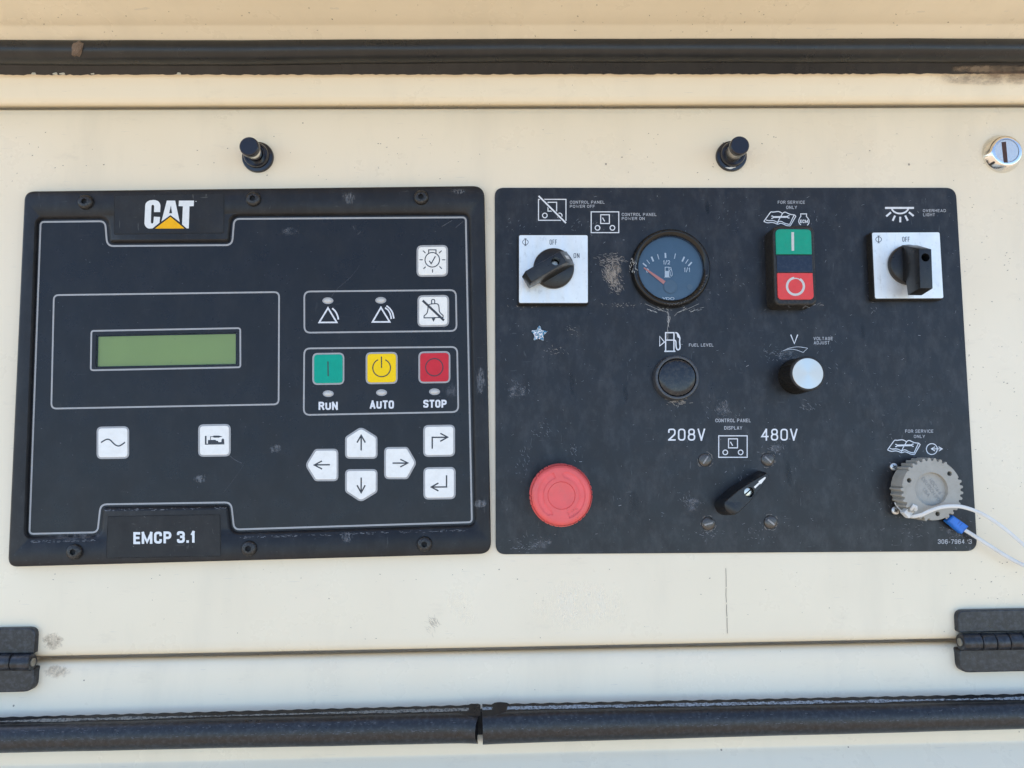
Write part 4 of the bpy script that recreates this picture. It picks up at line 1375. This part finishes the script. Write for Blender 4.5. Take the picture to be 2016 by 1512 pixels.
def rotary(label, corners, tail_deg, on, alu, facets):
    pz = 7.6
    pc = [L(x, y, pz) for x, y in corners]
    cc = sum(pc, Vector()) / 4
    c = Vector((cc.x, cc.y, 0))
    t = thing('rotary_switch', Vector((c.x, c.y, PZ)), label, 'switch', 'square rotary switches')
    outl = [xy(p) for p in pc]
    rr = fillet(outl, 1.2, n=4)
    mb = MB()
    bo = fillet(offset(outl, .9), 2.0, n=5)
    bt_ = fillet(offset(outl, .55), 1.6, n=5)
    mb.loft([[Vector((x, y, PZ - .2)) for x, y in bo], [Vector((x, y, pz - 1.6)) for x, y in bo], [Vector((x, y, pz - .25)) for x, y in bt_]])
    mb.build('housing', M['dirtyp'], t, sharp=50)
    fp = MB().solid(rr, pz - .4, pz, .06).build('face_plate', alu, t)
    part_of(fp, t)
    zi = pz + .05
    w = corners[1][0] - corners[0][0]
    x0, y0 = corners[0]
    X = lambda u, v: (x0 + (corners[1][0] - x0) * u + (corners[3][0] - x0) * v, y0 + (corners[1][1] - y0) * u + (corners[3][1] - y0) * v)
    ink = MB()
    a, b = X(.445, .065), X(.55, .14)
    block_letters(ink, 'OFF', a[0], b[0], a[1], b[1], zi, 1.15, gap=.35)
    if on:
        a, b = X(.795, .265), X(.88, .337)
        block_letters(ink, 'ON', a[0], b[0], a[1], b[1], zi, 1.15, gap=.35)
    ink.build('lettering', M['dark_ink'], fp)
    ink = MB()
    pc_ = X(.092, .103)
    ink.stroke(circ(pc_[0], pc_[1], 5.6, 26, ry=5.0), 1.1, zi, True)
    ink.stroke([(pc_[0], pc_[1] - 7), (pc_[0], pc_[1] + 7)], 1.5, zi + .02)
    for s in (-7, 7):
        ink.stroke([(pc_[0] - 2.6, pc_[1] + s), (pc_[0] + 2.6, pc_[1] + s)], .8, zi + .03)
    ink.build('phase_mark', M['dark_ink'], fp)
    kn = MB().lathe((c.x, c.y), [(13.7, pz), (13.7, pz + 2.2), (13.2, pz + 3.2), (12.6, pz + 3.6)], n=64).build('knob_disc', M['blackp'], t)
    # grip bar
    ta = math.radians(tail_deg)
    tx, ty = Vector((math.cos(ta), math.sin(ta), 0)), Vector((-math.sin(ta), math.cos(ta), 0))
    zt = 29.5
    sec = [(-13.0, pz + 3.0, 5.4), (-12.8, pz + 4.2, 5.1), (-5.4, zt, 4.1), (20.6, zt, 4.1), (22.3, 15.2, 4.7), (11.5, 13.6, 4.9), (11.5, pz + 3.0, 5.3)]
    mb = MB()
    la = [c + tx * s + ty * h + Vector((0, 0, z)) for s, z, h in sec]
    lb_ = [c + tx * s - ty * h + Vector((0, 0, z)) for s, z, h in sec]
    m_ = len(sec)
    o_ = len(mb.v)
    mb.v += la + lb_
    mb.f += [tuple(o_ + i for i in range(m_)), tuple(o_ + m_ + i for i in range(m_))[::-1]]
    mb.f += [(o_ + i, o_ + m_ + i, o_ + m_ + (i + 1) % m_, o_ + (i + 1) % m_) for i in range(m_)]
    hd = mb.build('grip', M['blackp'], t, bevel=.45, fixn=True)
    part_of(hd, t)
    hp = c + tx * .2
    cutter = MB().lathe((hp.x, hp.y), [(2.75, 19.0), (2.75, 34.0)], n=28, cap1=True, cap0=True).build('cutter', M['hole'], t, fixn=True)
    cut(hd, [cutter])
    sc_ = MB().lathe((hp.x, hp.y), [(2.6, 19.2), (2.6, 19.9), (2.0, 20.5)], n=24).build('clamp_screw', M['zinc'] if on else M['hole'], hd)
    if on:
        mb = MB()
        n0 = c + tx * -9.6
        e1, e2 = Vector((0, 0, 1)), ty
        sl_ = (tx * 7.4 + Vector((0, 0, zt - (pz + 4.2)))).normalized()
        nrm = sl_.cross(ty)
        nrm = nrm if nrm.dot(tx) < 0 else -nrm
        mid = c + tx * -9.4 + Vector((0, 0, pz + 4.2 + (zt - pz - 4.2) * (3.4 / 7.4))) + nrm * .12
        q = [mid + ty * a + sl_ * b for a, b in ((-1.3, -4.6), (1.3, -4.6), (1.3, 4.0), (-1.3, 4.0))]
        mb.add(q, [(0, 1, 2, 3)])
        mb.build('pointer_mark', M['led'], hd, fixn=False)
    return t


rotary('square metal faced rotary switch marked OFF and ON, its grip turned to lower left', [(1022, 463), (1157, 463), (1157.4, 596.3), (1022, 596.3)], 209.5, True, M['alu'], 0)
rotary('square metal faced rotary switch below the overhead light symbol, its grip pointing down', [(1717, 458), (1849.8, 457.3), (1857.3, 587), (1723, 587.6)], 268.5, False, M['alu2'], 0)

# ================================================================== FUEL GAUGE
gc = L(1318.5, 530, PZ)
t = thing('fuel_gauge', gc, 'round fuel gauge, blue sky reflection painted on its face, red needle at zero', 'gauge')
k = .3405
gb = MB().lathe((gc.x, gc.y), [(79.5 * k, PZ - .2), (80 * k, PZ + 1.5), (78.5 * k, PZ + 4.2), (76.5 * k, PZ + 5.6), (73.5 * k, PZ + 6.2), (71.5 * k, PZ + 6.0), (66.6 * k, PZ + 4.6), (65.2 * k, PZ + 4.0), (64.6 * k, PZ + .4)], n=96, cap1=False).build('bezel', M['gbezel'], t, sharp=55)
dz = PZ + .9
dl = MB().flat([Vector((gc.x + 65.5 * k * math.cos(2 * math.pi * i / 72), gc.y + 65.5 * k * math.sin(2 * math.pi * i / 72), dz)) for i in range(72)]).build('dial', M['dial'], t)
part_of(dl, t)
fg = Z(1220, 440, 8.4)
di = dz + .06
mb = MB()
for a, b, w in (((383, 657), (446, 709), 2.7), ((447, 601), (496, 665), 1.2), ((526, 549), (558, 628), 3.2), ((625, 508), (650, 592), 1.5), ((754, 486), (759, 570), 3.2), ((923, 496), (905, 582), 1.5), ((1070, 550), (1032, 630), 3.2), ((1134, 592), (1088, 662), 1.4), ((1192, 640), (1136, 702), 3.0)):
    mb.stroke(zl(fg, [a, b]), w, di)
mb.build('scale_mark', M['dial_ink'], dl)
mb = MB()
for s, x0, x1, y0, y1 in (('1/2', 718, 832, 608, 676), ('1/1', 1062, 1165, 730, 803)):
    (a, b0), (c_, d_) = fg(x0, y0), fg(x1, y1)
    block_letters(mb, s, a, c_, b0, d_, di, 1.35, gap=.22)
cx, cy = fg(459, 778)
mb.stroke(circ(cx, cy, 2.2, 18, ry=3.4), 1.3, di, True)
mb.build('lettering', M['dial_ink'], dl)
mb = MB()
mb.stroke(zl(fg, [(752, 885), (752, 722), (815, 722), (815, 885)]), 1.3, di)
mb.ink(zl(fg, [(757, 785), (811, 785), (811, 882), (757, 882)]), di)
mb.stroke(zl(fg, [(738, 887), (838, 887)]), 1.1, di + .02)
mb.stroke(zl(fg, smooth([(820, 730), (845, 728), (855, 760), (870, 830), (862, 866), (846, 866), (838, 820), (826, 780), (818, 778)], 4)), 1.0, di + .02)
mb.stroke(zl(fg, [(838, 745), (848, 765), (835, 765)]), .9, di + .03)
mb.build('fuel_symbol', M['dial_ink'], dl)
(a, b0), (c_, d_) = fg(705, 1218), fg(905, 1256)
mb = MB()
lettering(mb, 'VDO', a, c_, b0, d_ + 1.2, di, .02)
mb.build('lettering', M['dial_ink'], dl)
hc = L(*fg(840, 1042), PZ + 2.2)
MB().lathe((hc.x, hc.y), [(13.2 * k, dz), (13.6 * k, PZ + 1.9), (13.0 * k, PZ + 2.2)], n=40).build('hub', M['hub'], t)
mb = MB()
n0, n1 = L(*fg(400, 728), PZ + 2.0), L(*fg(742, 978), PZ + 2.0)
d = (n1 - n0).normalized()
s = Vector((-d.y, d.x, 0))
prof = [n0 + s * .35, n1 + s * 1.25, n1 - s * 1.25, n0 - s * .35]
mb.loft([[p + Vector((0, 0, -.5)) for p in prof], prof], cap1=True)
mb.build('needle', M['needle'], t, fixn=True)
gs = L(*fg(1160, 1050), dz)
MB().lathe((gs.x, gs.y), [(5.6 * k, dz), (5.4 * k, dz + .25)], n=20).build('dial_screw', M['hub'], dl)
rr_ = 65.6 * k
MB().lathe((gc.x, gc.y), [(rr_, PZ + 3.7), (rr_ * .8, PZ + 4.0), (rr_ * .5, PZ + 4.25), (rr_ * .2, PZ + 4.35)], n=72).build('lens', M['glass'], t, sharp=80)
mb = MB()
flecks(mb, *fg(215, 690), 3.2, 9, 26, 80, 25, 2, 6, 1.0, PZ + 6.25, 21)
mb.build('chipped_paint', plain('chip', (.34, .33, .30), .7), t)
mb = MB()
for i in range(60):
    a = r6.uniform(.15, 1.75)
    x, y = 1321 + 71 * math.cos(a) + r6.uniform(-2, 2), 528 + 71 * math.sin(a) + r6.uniform(-2, 2)
    mb.stroke([(x, y), (x + r6.uniform(-2, 2), y + r6.uniform(-1, 1))], r6.uniform(.4, 1.0), PZ + 6.3)
o = mb.build('dust_flecks', plain('bezel_dust', (.15, .14, .125), .8), t)
o['kind'] = 'stuff'

# ================================================================== GREEN / RED PUSH BUTTONS
bz = 15.0
hf = fillet([(1521, 444.5), (1603, 444.5), (1609, 601), (1526, 601.5)], [16, 16, 14, 14], n=6)
hp_ = [xy(L(x, y, bz)) for x, y in hf]
bc = L(1557, 525, PZ)
t = thing('push_button_pair', bc, 'green and red double push button in a black housing with dark lens between', 'push button')
mb = MB()
mb.loft([[Vector((x, y, PZ - .2)) for x, y in offset(hp_, .6)], [Vector((x, y, bz - 4)) for x, y in offset(hp_, .5)], [Vector((x, y, bz - 1.0)) for x, y in hp_], [Vector((x, y, bz - .2)) for x, y in offset(hp_, -.5)], [Vector((x, y, bz)) for x, y in offset(hp_, -1.3)]])
mb.build('housing', M['dirtyp'], t, sharp=50)
gbn = MB().prism(fillet([(1527, 451), (1597, 451.5), (1598.5, 500.5), (1528.5, 500.5)], [9, 9, 1, 1]), bz - .2, bz + .9, .25).build('button', M['btn_green'], t)
part_of(gbn, t)
gbn['label'] = 'green start button with a white bar'
mb = MB().stroke([(1560.6, 457), (1561, 493.6)], 5.2, bz + .98)
mb.build('bar_mark', M['led'], gbn)
MB().prism([(1529, 502.5), (1598.3, 502.5), (1599.6, 535.6), (1530.2, 535.6)], bz - .2, bz + .55, .2).build('lens', M['lens'], t)
rbn = MB().prism(fillet([(1530.3, 537.3), (1600, 537.3), (1602.6, 589.5), (1532, 589.5)], [1, 1, 9, 9]), bz - .2, bz + .9, .25).build('button', M['btn_red'], t)
part_of(rbn, t)
rbn['label'] = 'red stop button with a white ring'
mb = MB().stroke(circ(1566.0, 563.6, 16.6, 44, a0=math.radians(-58), a1=math.radians(262)), 4.6, bz + .98)
mb.stroke(circ(1566.0, 563.6, 15.6, 8, a0=math.radians(-98), a1=math.radians(-58)), 2.0, bz + .98)
mb.build('ring_mark', M['led'], rbn)
mb = MB()
flecks(mb, 1565, 598, 20, 3, 40, 5, 20, 3, 9, .7, bz - 1.2, 33)
o = mb.build('dust_flecks', M['dustw'], t)
o['kind'] = 'stuff'

# ================================================================== VOLTAGE KNOB
kc = L(1566, 741.5, PZ)
t = thing('adjustment_knob', kc, 'ribbed black knob with silver top below the V symbol', 'knob')
kz = 22.0
nrib = 72


def ribs(a):
    return 1.0 + .022 * (1 if math.cos(a * nrib) > 0 else -1)


mb = MB()
mb.lathe((kc.x, kc.y), [(12.0, PZ - .1), (12.0, PZ + 1.2)], n=64, cap1=False)
mb.lathe((kc.x, kc.y), [(11.7, PZ + 1.0), (11.5, 8), (11.1, kz - 1.8)], n=nrib * 4, cap1=False, wob=ribs)
mb.lathe((kc.x, kc.y), [(11.35, kz - 1.9), (11.35, kz - .5), (11.0, kz), (10.2, kz + .1), (10.0, kz - .2)], n=72, cap1=False)
mb.build('grip', M['dirtyp'], t, sharp=30)
a = MB().lathe((kc.x, kc.y), [(10.05, kz - .4), (10.05, kz + .05), (9.9, kz + .2)], n=72)


def spun():
    m, nt, bs = new_mat('spun_aluminium')
    bs.inputs['Metallic'].default_value = .95
    bs.inputs['Base Color'].default_value = (.62, .585, .52, 1)
    bs.inputs['Roughness'].default_value = .34
    bs.inputs['Anisotropic'].default_value = .8
    tg = nt.nodes.new('ShaderNodeTangent')
    tg.direction_type = 'RADIAL'
    tg.axis = 'Z'
    nt.links.new(tg.outputs[0], bs.inputs['Tangent'])
    return m


a.build('cap', spun(), t)
mb = MB()
ss = L(1541, 744, 12)
MB().lathe((kc.x, kc.y), [(11.3, PZ + .5), (11.0, PZ + .5)], n=12, cap1=False)

# ================================================================== BLACK PUSH BUTTON
pc = L(1329, 745, PZ)
t = thing('push_button', pc, 'round black push button below the fuel pump symbol', 'push button')
MB().lathe((pc.x, pc.y), [(15.2, PZ - .2), (15.2, PZ + 2.0), (14.9, PZ + 5.6), (14.4, PZ + 6.3), (13.5, PZ + 6.5), (12.9, PZ + 6.3), (12.75, PZ + 3)], n=72, cap1=False).build('collar', plain('collar_black', (.045, .047, .052), .34, dirt=(.18, .15, .11), dirt_amt=.4, nscale=250), t)
MB().lathe((pc.x, pc.y), [(12.4, PZ + 2.5), (12.4, PZ + 6.0), (11.8, PZ + 6.7), (9, PZ + 7.2), (5, PZ + 7.6), (2, PZ + 7.7)], n=72).build('cap', plain('cap_black', (.010, .013, .018), .24, dirt=(.11, .10, .08), dirt_amt=.35, nscale=160), t, sharp=70)
mb = MB()
flecks(mb, 1334, 791, 14, 3, 34, 8, 14, 3, 10, .8, PI, 71)
o = mb.build('dust_flecks', M['dustw'], t)
o['kind'] = 'stuff'

# ================================================================== EMERGENCY STOP
ez = 30.0
ec = L(1105.5, 975.5, ez)
ec = Vector((ec.x, ec.y, PZ))
t = thing('emergency_stop', ec, 'large faded red mushroom emergency stop button', 'stop button')
R_ = 62.2 * .340 * (D - ez) / D
MB().lathe((ec.x, ec.y), [(13.5, PZ - .2), (13.5, PZ + 9), (10.5, PZ + 9.5), (10.5, 20)], n=48, cap1=False).build('stem', M['blackp'], t)


def ser(a):
    return 1.0 - .034 * max(0.0, math.cos(a * 38)) ** 5 * (1 if math.sin(a * 6 + .6) > -.1 else 0)


mb = MB()
mb.lathe((ec.x, ec.y), [(R_ * .70, 18.5), (R_ * .96, 19.5), (R_, 21.5), (R_, 25.6), (R_ * .985, 27.2), (R_ * .955, 28.4)], n=456, cap1=False, wob=ser)
mb.lathe((ec.x, ec.y), [(R_ * .948, 27.9), (R_ * .925, 28.7), (R_ * .87, 29.7), (R_ * .80, ez), (R_ * .79, ez)], n=96, cap1=False)
ri, ro = R_ * .50, R_ * .79
# top annulus with two recessed arc arrows, centre dished disc
n = 120
ring = lambda r, z: [Vector((ec.x + r * math.cos(2 * math.pi * i / n), ec.y + r * math.sin(2 * math.pi * i / n), z)) for i in range(n)]
a_r0, a_r1 = R_ * .56, R_ * .755


def arrow_outline(start, end):
    """arc arrow from angle start to end (deg) turning clockwise or not"""
    a0, a1 = math.radians(start), math.radians(end)
    m_ = 22
    out = [(a_r1, a0 + (a1 - a0) * i / m_) for i in range(m_ + 1)]
    mid = (a_r0 + a_r1) / 2
    tip = a1 + (a1 - a0) / abs(a1 - a0) * .18
    out += [(mid, tip)]
    out += [(a_r0, a1 + (a0 - a1) * i / m_) for i in range(m_ + 1)]
    return [(ec.x + r * math.cos(a), ec.y + r * math.sin(a)) for r, a in out]


arrows = [arrow_outline(108, 235), arrow_outline(-72, 78)]
hol = [[Vector((x, y, ez)) for x, y in q] for q in arrows]
mb.flat(ring(ro, ez), [ring(R_ * .44, ez)] + hol)
mb.loft([ring(R_ * .44, ez), ring(R_ * .43, ez - .35), ring(R_ * .415, ez - .1), ring(R_ * .30, ez - .35)], cap1=True)
for q in hol:
    mb.loft([q, [p + Vector((0, 0, -.9)) for p in q]], cap1=False)
mb.build('mushroom_head', M['estop'], t, sharp=30)
mb = MB()
for q in hol:
    mb.flat([p + Vector((0, 0, -.8)) for p in q])
mb.build('arrow_recess', M['estop2'], t)
mb = MB()
flecks(mb, 1127, 1006, 7, 6, 16, -40, 14, 2, 6, .5, ez + .06, 52)
o = mb.build('grime_flecks', plain('red_grime', (.42, .10, .10), .7), t)
o['kind'] = 'stuff'

# ================================================================== VOLTAGE SELECTOR
sz = 17.5
fs_ = Z(1360, 870, 8.4)
ang = math.atan2(L(*fs_(1262, 548), sz).y - L(*fs_(700, 1062), sz).y, L(*fs_(1262, 548), sz).x - L(*fs_(700, 1062), sz).x)
e0, tip = L(*fs_(702, 1055), sz), L(*fs_(1268, 552), sz)
ctr = Vector((e0.x * .55 + tip.x * .45, e0.y * .55 + tip.y * .45, PZ))
t = thing('selector_switch', ctr, 'black pointer knob with white arrow turned to 480V', 'selector switch')
u = (tip - e0).normalized()
v = Vector((-u.y, u.x, 0))
ln = (tip - e0).length


def pointer(sc, back, tipw, tl, z):
    """outline of the pointer knob: round tail, parallel flanks, narrow tip"""
    r = sc
    pts = []
    for i in range(13):
        a = math.pi / 2 + math.pi * i / 12
        pts.append(e0 + u * (r * .92 * math.cos(a) - back) + v * r * math.sin(a))
    pts += [e0 + u * (ln * .30) - v * r * .97, e0 + u * (ln * .62) - v * (r * .70), e0 + u * (ln + tl) - v * tipw, e0 + u * (ln + tl) + v * tipw, e0 + u * (ln * .62) + v * (r * .70), e0 + u * (ln * .30) + v * r * .97]
    return [Vector((p.x, p.y, z)) for p in pts]


mb = MB()
mb.loft([pointer(6.6, 1.6, 2.2, 1.6, PZ + .2), pointer(6.5, 1.4, 2.1, 1.5, PZ + 3.5), pointer(5.9, .5, 1.6, .9, sz - 2.0), pointer(5.5, .2, 1.35, .6, sz - .5), pointer(5.0, -.2, 1.1, .2, sz)], cap0=True)
kb = mb.build('pointer_knob', M['blackp'], t, fixn=True, sharp=40)
part_of(kb, t)
hs = L(*fs_(970, 832), sz)
mb = MB()
r8 = random.Random(3)
for i in range(90):
    tt = r8.random()
    ex, ey = 640 + tt * 560 + r8.gauss(0, 10), 985 - tt * 450 + r8.gauss(0, 14)
    w = r8.uniform(4, 26)
    mb.stroke([fs_(ex, ey), fs_(ex + w, ey - w * .8)], r8.uniform(.2, .6), sz - .9 + r8.uniform(0, .1))
o = mb.build('worn_edge', plain('worn_edge_grey', (.10, .095, .08), .6), t)
o['kind'] = 'stuff'
cutter = MB().lathe((hs.x, hs.y), [(3.35, sz - 7), (3.35, sz + 3)], n=28, cap0=True).build('cutter', M['hole'], t, fixn=True)
cut(kb, [cutter])
MB().lathe((hs.x, hs.y), [(3.3, sz - 6.8), (3.2, sz - 3.6), (2.6, sz - 3.0), (1.2, sz - 2.8)], n=28).build('screw', plain('nickel', (.62, .58, .50), .25, metal=.9), kb)
q0, q1 = hs + u * 2.6 + Vector((0, 0, -2.66)), hs - u * 2.6 + Vector((0, 0, -2.66))
vv = (u * .9 + v * .1).normalized()
MB().add([q0 + v * .45, q1 + v * .45, q1 - v * .45, q0 - v * .45], [(0, 1, 2, 3)])
mb = MB()
mb.add([q0 + v * .4, q1 + v * .4, q1 - v * .4, q0 - v * .4], [(0, 1, 2, 3)])
mb.build('screw_slot', M['hole'], kb)
a0, a1 = L(*fs_(1052, 757), sz + .1), L(*fs_(1238, 582), sz + .1)
d = (a1 - a0).normalized()
s = Vector((-d.y, d.x, 0))
ln2 = (a1 - a0).length
pts = [(0, .62), (ln2 * .46, .62), (ln2 * .46, 1.2), (ln2 - .4, .45), (ln2, .0), (ln2 - .4, -.45), (ln2 * .46, -1.2), (ln2 * .46, -.62), (0, -.62)]
MB().flat([a0 + d * x + s * y + Vector((0, 0, .08)) for x, y in pts]).build('arrow_mark', M['key'], kb)


def slot_screw(px, py, parent, ang_deg, r=4.4):
    c = L(px, py, PZ)
    s_ = MB().lathe((c.x, c.y), [(r, PZ - .2), (r, PZ + .5), (r * .9, PZ + 1.0), (r * .6, PZ + 1.35), (r * .2, PZ + 1.5)], n=32).build('screw', plain('grimy_steel', (.075, .07, .066), .30, metal=.55, dirt=(.20, .17, .13), dirt_amt=.55, nscale=700), parent, sharp=60)
    part_of(s_, parent)
    a = math.radians(ang_deg)
    d, n_ = Vector((math.cos(a), math.sin(a), 0)), Vector((-math.sin(a), math.cos(a), 0))
    mb = MB()
    top = [c + d * x + n_ * y + Vector((0, 0, z)) for x, y, z in ((-r * .95, -.5, .85), (-r * .5, -.5, 1.5), (0, -.5, 1.62), (r * .5, -.5, 1.5), (r * .95, -.5, .85), (r * .95, .5, .85), (r * .5, .5, 1.5), (0, .5, 1.62), (-r * .5, .5, 1.5), (-r * .95, .5, .85))]
    mb.add(top, [(0, 1, 8, 9), (1, 2, 7, 8), (2, 3, 6, 7), (3, 4, 5, 6)])
    mb.build('slot', plain('dusty_slot', (.27, .26, .25), .7, var=.4, nscale=900), s_)
    mb = MB()
    for i in range(16):
        b = random.Random(int(px * 3 + i)).uniform(0, 6.28)
        mb.stroke(circ(px, py, 14.5 + (i % 3), 4, a0=b, a1=b + .35), .5, PI + .02)
    o = mb.build('dust_flecks', M['dustw'], parent)
    o['kind'] = 'stuff'


for x, y, a in ((1388, 905.5, 55), (1511, 905, -45), (1394, 1031, 14), (1517, 1028, -40)):
    slot_screw(x, y, t, a)

# ================================================================== SERVICE CONNECTOR
cz = 17.0
face = L(1835, 964, cz)
cc = Vector((face.x, face.y, PZ))
t = thing('connector_cap', cc, 'round grey toothed plastic dust cap over the service connector', 'connector cap')
RC = 58.0 * .340 * (D - cz) / D


def cap_r(a, amp=.11):
    """scalloped edge with three smooth lobes"""
    dg = math.degrees(a) % 360
    for h in (157, 40, 280):
        df = abs((dg - h + 180) % 360 - 180)
        if df < 17:
            return 1.035
    s = math.cos(math.radians(dg - 157) * 360 / 10.9)
    return .985 + amp * (.5 + .5 * math.copysign(abs(s) ** .45, s)) * .9


nn = 540
loop = lambda sc, z, f_=cap_r: [Vector((cc.x + RC * sc * f_(2 * math.pi * i / nn) * math.cos(2 * math.pi * i / nn), cc.y + RC * sc * f_(2 * math.pi * i / nn) * math.sin(2 * math.pi * i / nn), z)) for i in range(nn)]
mb = MB()
holes = []
for h in (157, 40, 280):
    a = math.radians(h)
    holes.append((cc.x + RC * .83 * math.cos(a), cc.y + RC * .83 * math.sin(a)))
rec = L(1834, 963, cz)
rcirc = lambda r, z, n=64: [Vector((rec.x + r * math.cos(2 * math.pi * i / n), rec.y + r * math.sin(2 * math.pi * i / n), z)) for i in range(n)]
hcirc = lambda c, r, z, n=20: [Vector((c[0] + r * math.cos(2 * math.pi * i / n), c[1] + r * math.sin(2 * math.pi * i / n), z)) for i in range(n)]
RR = 33.0 * .340 * .967
mb.loft([loop(1.0, PZ + 2.0), loop(1.0, cz - .4), loop(.99, cz)], cap1=False)
mb.flat(loop(.99, cz), [rcirc(RR, cz)] + [hcirc(h, 1.55, cz) for h in holes])
mb.loft([rcirc(RR, cz), rcirc(RR * .97, cz - 2.6)], cap1=False)
for h in holes:
    mb.loft([hcirc(h, 1.55, cz), hcirc(h, 1.5, cz - 5)], cap1=False)
mb.lathe((cc.x, cc.y), [(RC * .985, PZ - .2), (RC * .985, PZ + 2.2)], n=72, cap1=False)
cp = mb.build('cap_body', M['grey'], t, sharp=32)
part_of(cp, t)
MB().flat(rcirc(RR * .97, cz - 2.5)).build('recess', plain('grey_recess', (.375, .355, .31), .48, dirt=(.26, .24, .20), dirt_amt=.3, nscale=120, bumpy=.1), cp)
for h in holes:
    MB().flat(hcirc(h, 1.5, cz - 4.9)).build('hole', M['hole'], cp)
# raised moulded lettering in the recess, turned about 55 degrees
emb = MB()
cpx, cpy = 1834, 963
ca, sa = math.cos(math.radians(55)), math.sin(math.radians(55))


def emboss(s, off, half, hh):
    tmp = MB()
    lettering(tmp, s, cpx - half, cpx + half, cpy + off - hh, cpy + off + hh, cz - 2.3, .0)
    o0 = L(cpx, cpy, cz - 2.3)
    emb.add([Vector((o0.x + (p.x - o0.x) * ca + (p.y - o0.y) * sa, o0.y - (p.x - o0.x) * sa + (p.y - o0.y) * ca, p.z)) for p in tmp.v], tmp.f)


emboss('HDC16-6', -9.5, 17, 3.6)
emboss('DEUTSCH IPD', 1, 27, 3.6)
emboss('USA', 12, 9, 3.6)
emb.build('moulded_lettering', plain('moulded_grey', (.27, .265, .25), .5), cp)
for x, y, r in ((1758.7, 918.8, 2.55), (1762.6, 1005, 2.75)):
    c = L(x, y, PZ)
    s_ = MB().lathe((c.x, c.y), [(r, PZ - .2), (r, PZ + .7), (r * .9, PZ + 1.0), (r * .7, PZ + 1.2), (r * .3, PZ + 1.3)], n=28).build('screw', M['zinc'], t, sharp=60)
    part_of(s_, t)
    mb = MB()
    for a in (.4, .4 + math.pi / 2):
        d, n_ = Vector((math.cos(a), math.sin(a), 0)), Vector((-math.sin(a), math.cos(a), 0))
        q = c + Vector((0, 0, 1.38 + (.03 if a > 1 else 0)))
        mb.add([q + d * 1.3 + n_ * .28, q - d * 1.3 + n_ * .28, q - d * 1.3 - n_ * .28, q + d * 1.3 - n_ * .28], [(0, 1, 2, 3)])
    mb.build('cross_slot', M['hole'], s_)

# ================================================================== LANYARD (white strap, cable tie head, blue crimp)
fl_ = Z(1720, 880, 6.3)
t = thing('lanyard', L(1800, 1010, 12), 'white plastic lanyard strap with blue crimp sleeve looping from the grey cap', 'lanyard')


def path3(pts):
    out = []
    for p in smooth([(x, y, z) for x, y, z in pts], 8):
        a = fl_(p[0], p[1])
        out.append(L(a[0], a[1], p[2]))
    return out


def smooth3(pts, n=8):
    return smooth(pts, n)


MB().tube(path3([(455, 862, 13.5), (500, 862, 16.5), (600, 838, 20), (700, 792, 22), (800, 757, 23), (900, 738, 23.5), (1000, 734, 23.5), (1100, 743, 23), (1250, 788, 22), (1400, 860, 21), (1550, 958, 20), (1700, 1075, 19), (1865, 1220, 18), (2050, 1390, 17)]), 1.2, n=12, flat=.45).build('strap', M['nylon'], t, sharp=60)
MB().tube(path3([(1060, 985, 6), (1140, 1035, 6.5), (1300, 1135, 8), (1500, 1263, 9), (1700, 1385, 10), (1865, 1468, 11), (2050, 1545, 12)]), 1.3, n=12, flat=.6).build('strap', M['nylon'], t, sharp=60)
cr = [(988, 846), (1187, 985), (1102, 1082), (908, 922)]
q = fillet(zl(fl_, cr), 1.5)
mb = MB().prism(q, 3.2, 7.6, 1.0)
cs = mb.build('crimp_sleeve', M['blue'], t, fixn=True)
part_of(cs, t)
mb = MB()
for uu in (.48, .62):
    a = Vector(cr[0]).lerp(Vector(cr[1]), uu)
    b = Vector(cr[3]).lerp(Vector(cr[2]), uu)
    mb.stroke([fl_(*a.lerp(b, .12)), fl_(*a.lerp(b, .55))], 1.2, 7.68)
mb.build('crimp_dent', plain('blue_dark', (.008, .075, .33), .4), cs)
MB().tube([L(*fl_(890, 862), 4.5), L(*fl_(905, 885), 4.8), L(*fl_(950, 905), 5.2)], .75, n=10).build('wire_end', M['steel'], t)
# tie head and little loop through the cap's eye
hd = MB().prism(fillet(zl(fl_, [(372, 812), (430, 760), (505, 832), (490, 868), (440, 888)]), 2), 9.5, 14.5, .6).build('tie_head', M['nylon'], t, fixn=True)
part_of(hd, t)
lp = []
c0, r0 = fl_(490, 765), 5.2
MB().tube([L(*fl_(452, 800), 14.0), L(*fl_(475, 765), 17.6), L(*fl_(500, 728), 18.6), L(*fl_(522, 740), 18.2), L(*fl_(524, 775), 17.0), L(*fl_(500, 815), 15.0), L(*fl_(478, 838), 13.8)], 1.25, n=12, flat=.6).build('tie_loop', M['nylon'], t, sharp=60)
MB().tube([L(*fl_(400, 838), 10), L(*fl_(350, 800), 8), L(*fl_(300, 748), 5.5), L(*fl_(262, 690), 3.5)], .45, n=8).build('tie_tail', M['nylon'], t)

# ================================================================== STAR STICKER
cx, cy = 1061.2, 657.0
pts = []
for i in range(10):
    a = -math.pi / 2 + math.pi * i / 5 + .05
    r = 17.8 if i % 2 == 0 else 9.4
    pts.append((cx + r * math.cos(a), cy + r * math.sin(a)))
o = MB().prism(fillet(pts, [2.2, 1.5] * 5, n=3), PZ - .05, PZ + 1.1, .25).build('star_sticker', M['glitter'], loc=L(cx, cy, PZ))
tag(o, 'small glittery blue and silver star sticker on the dark plate', 'sticker')

# ------------------------------------------------------------------ tidy helper properties
for o in SC.objects:
    if '_loc' in o:
        del o['_loc']
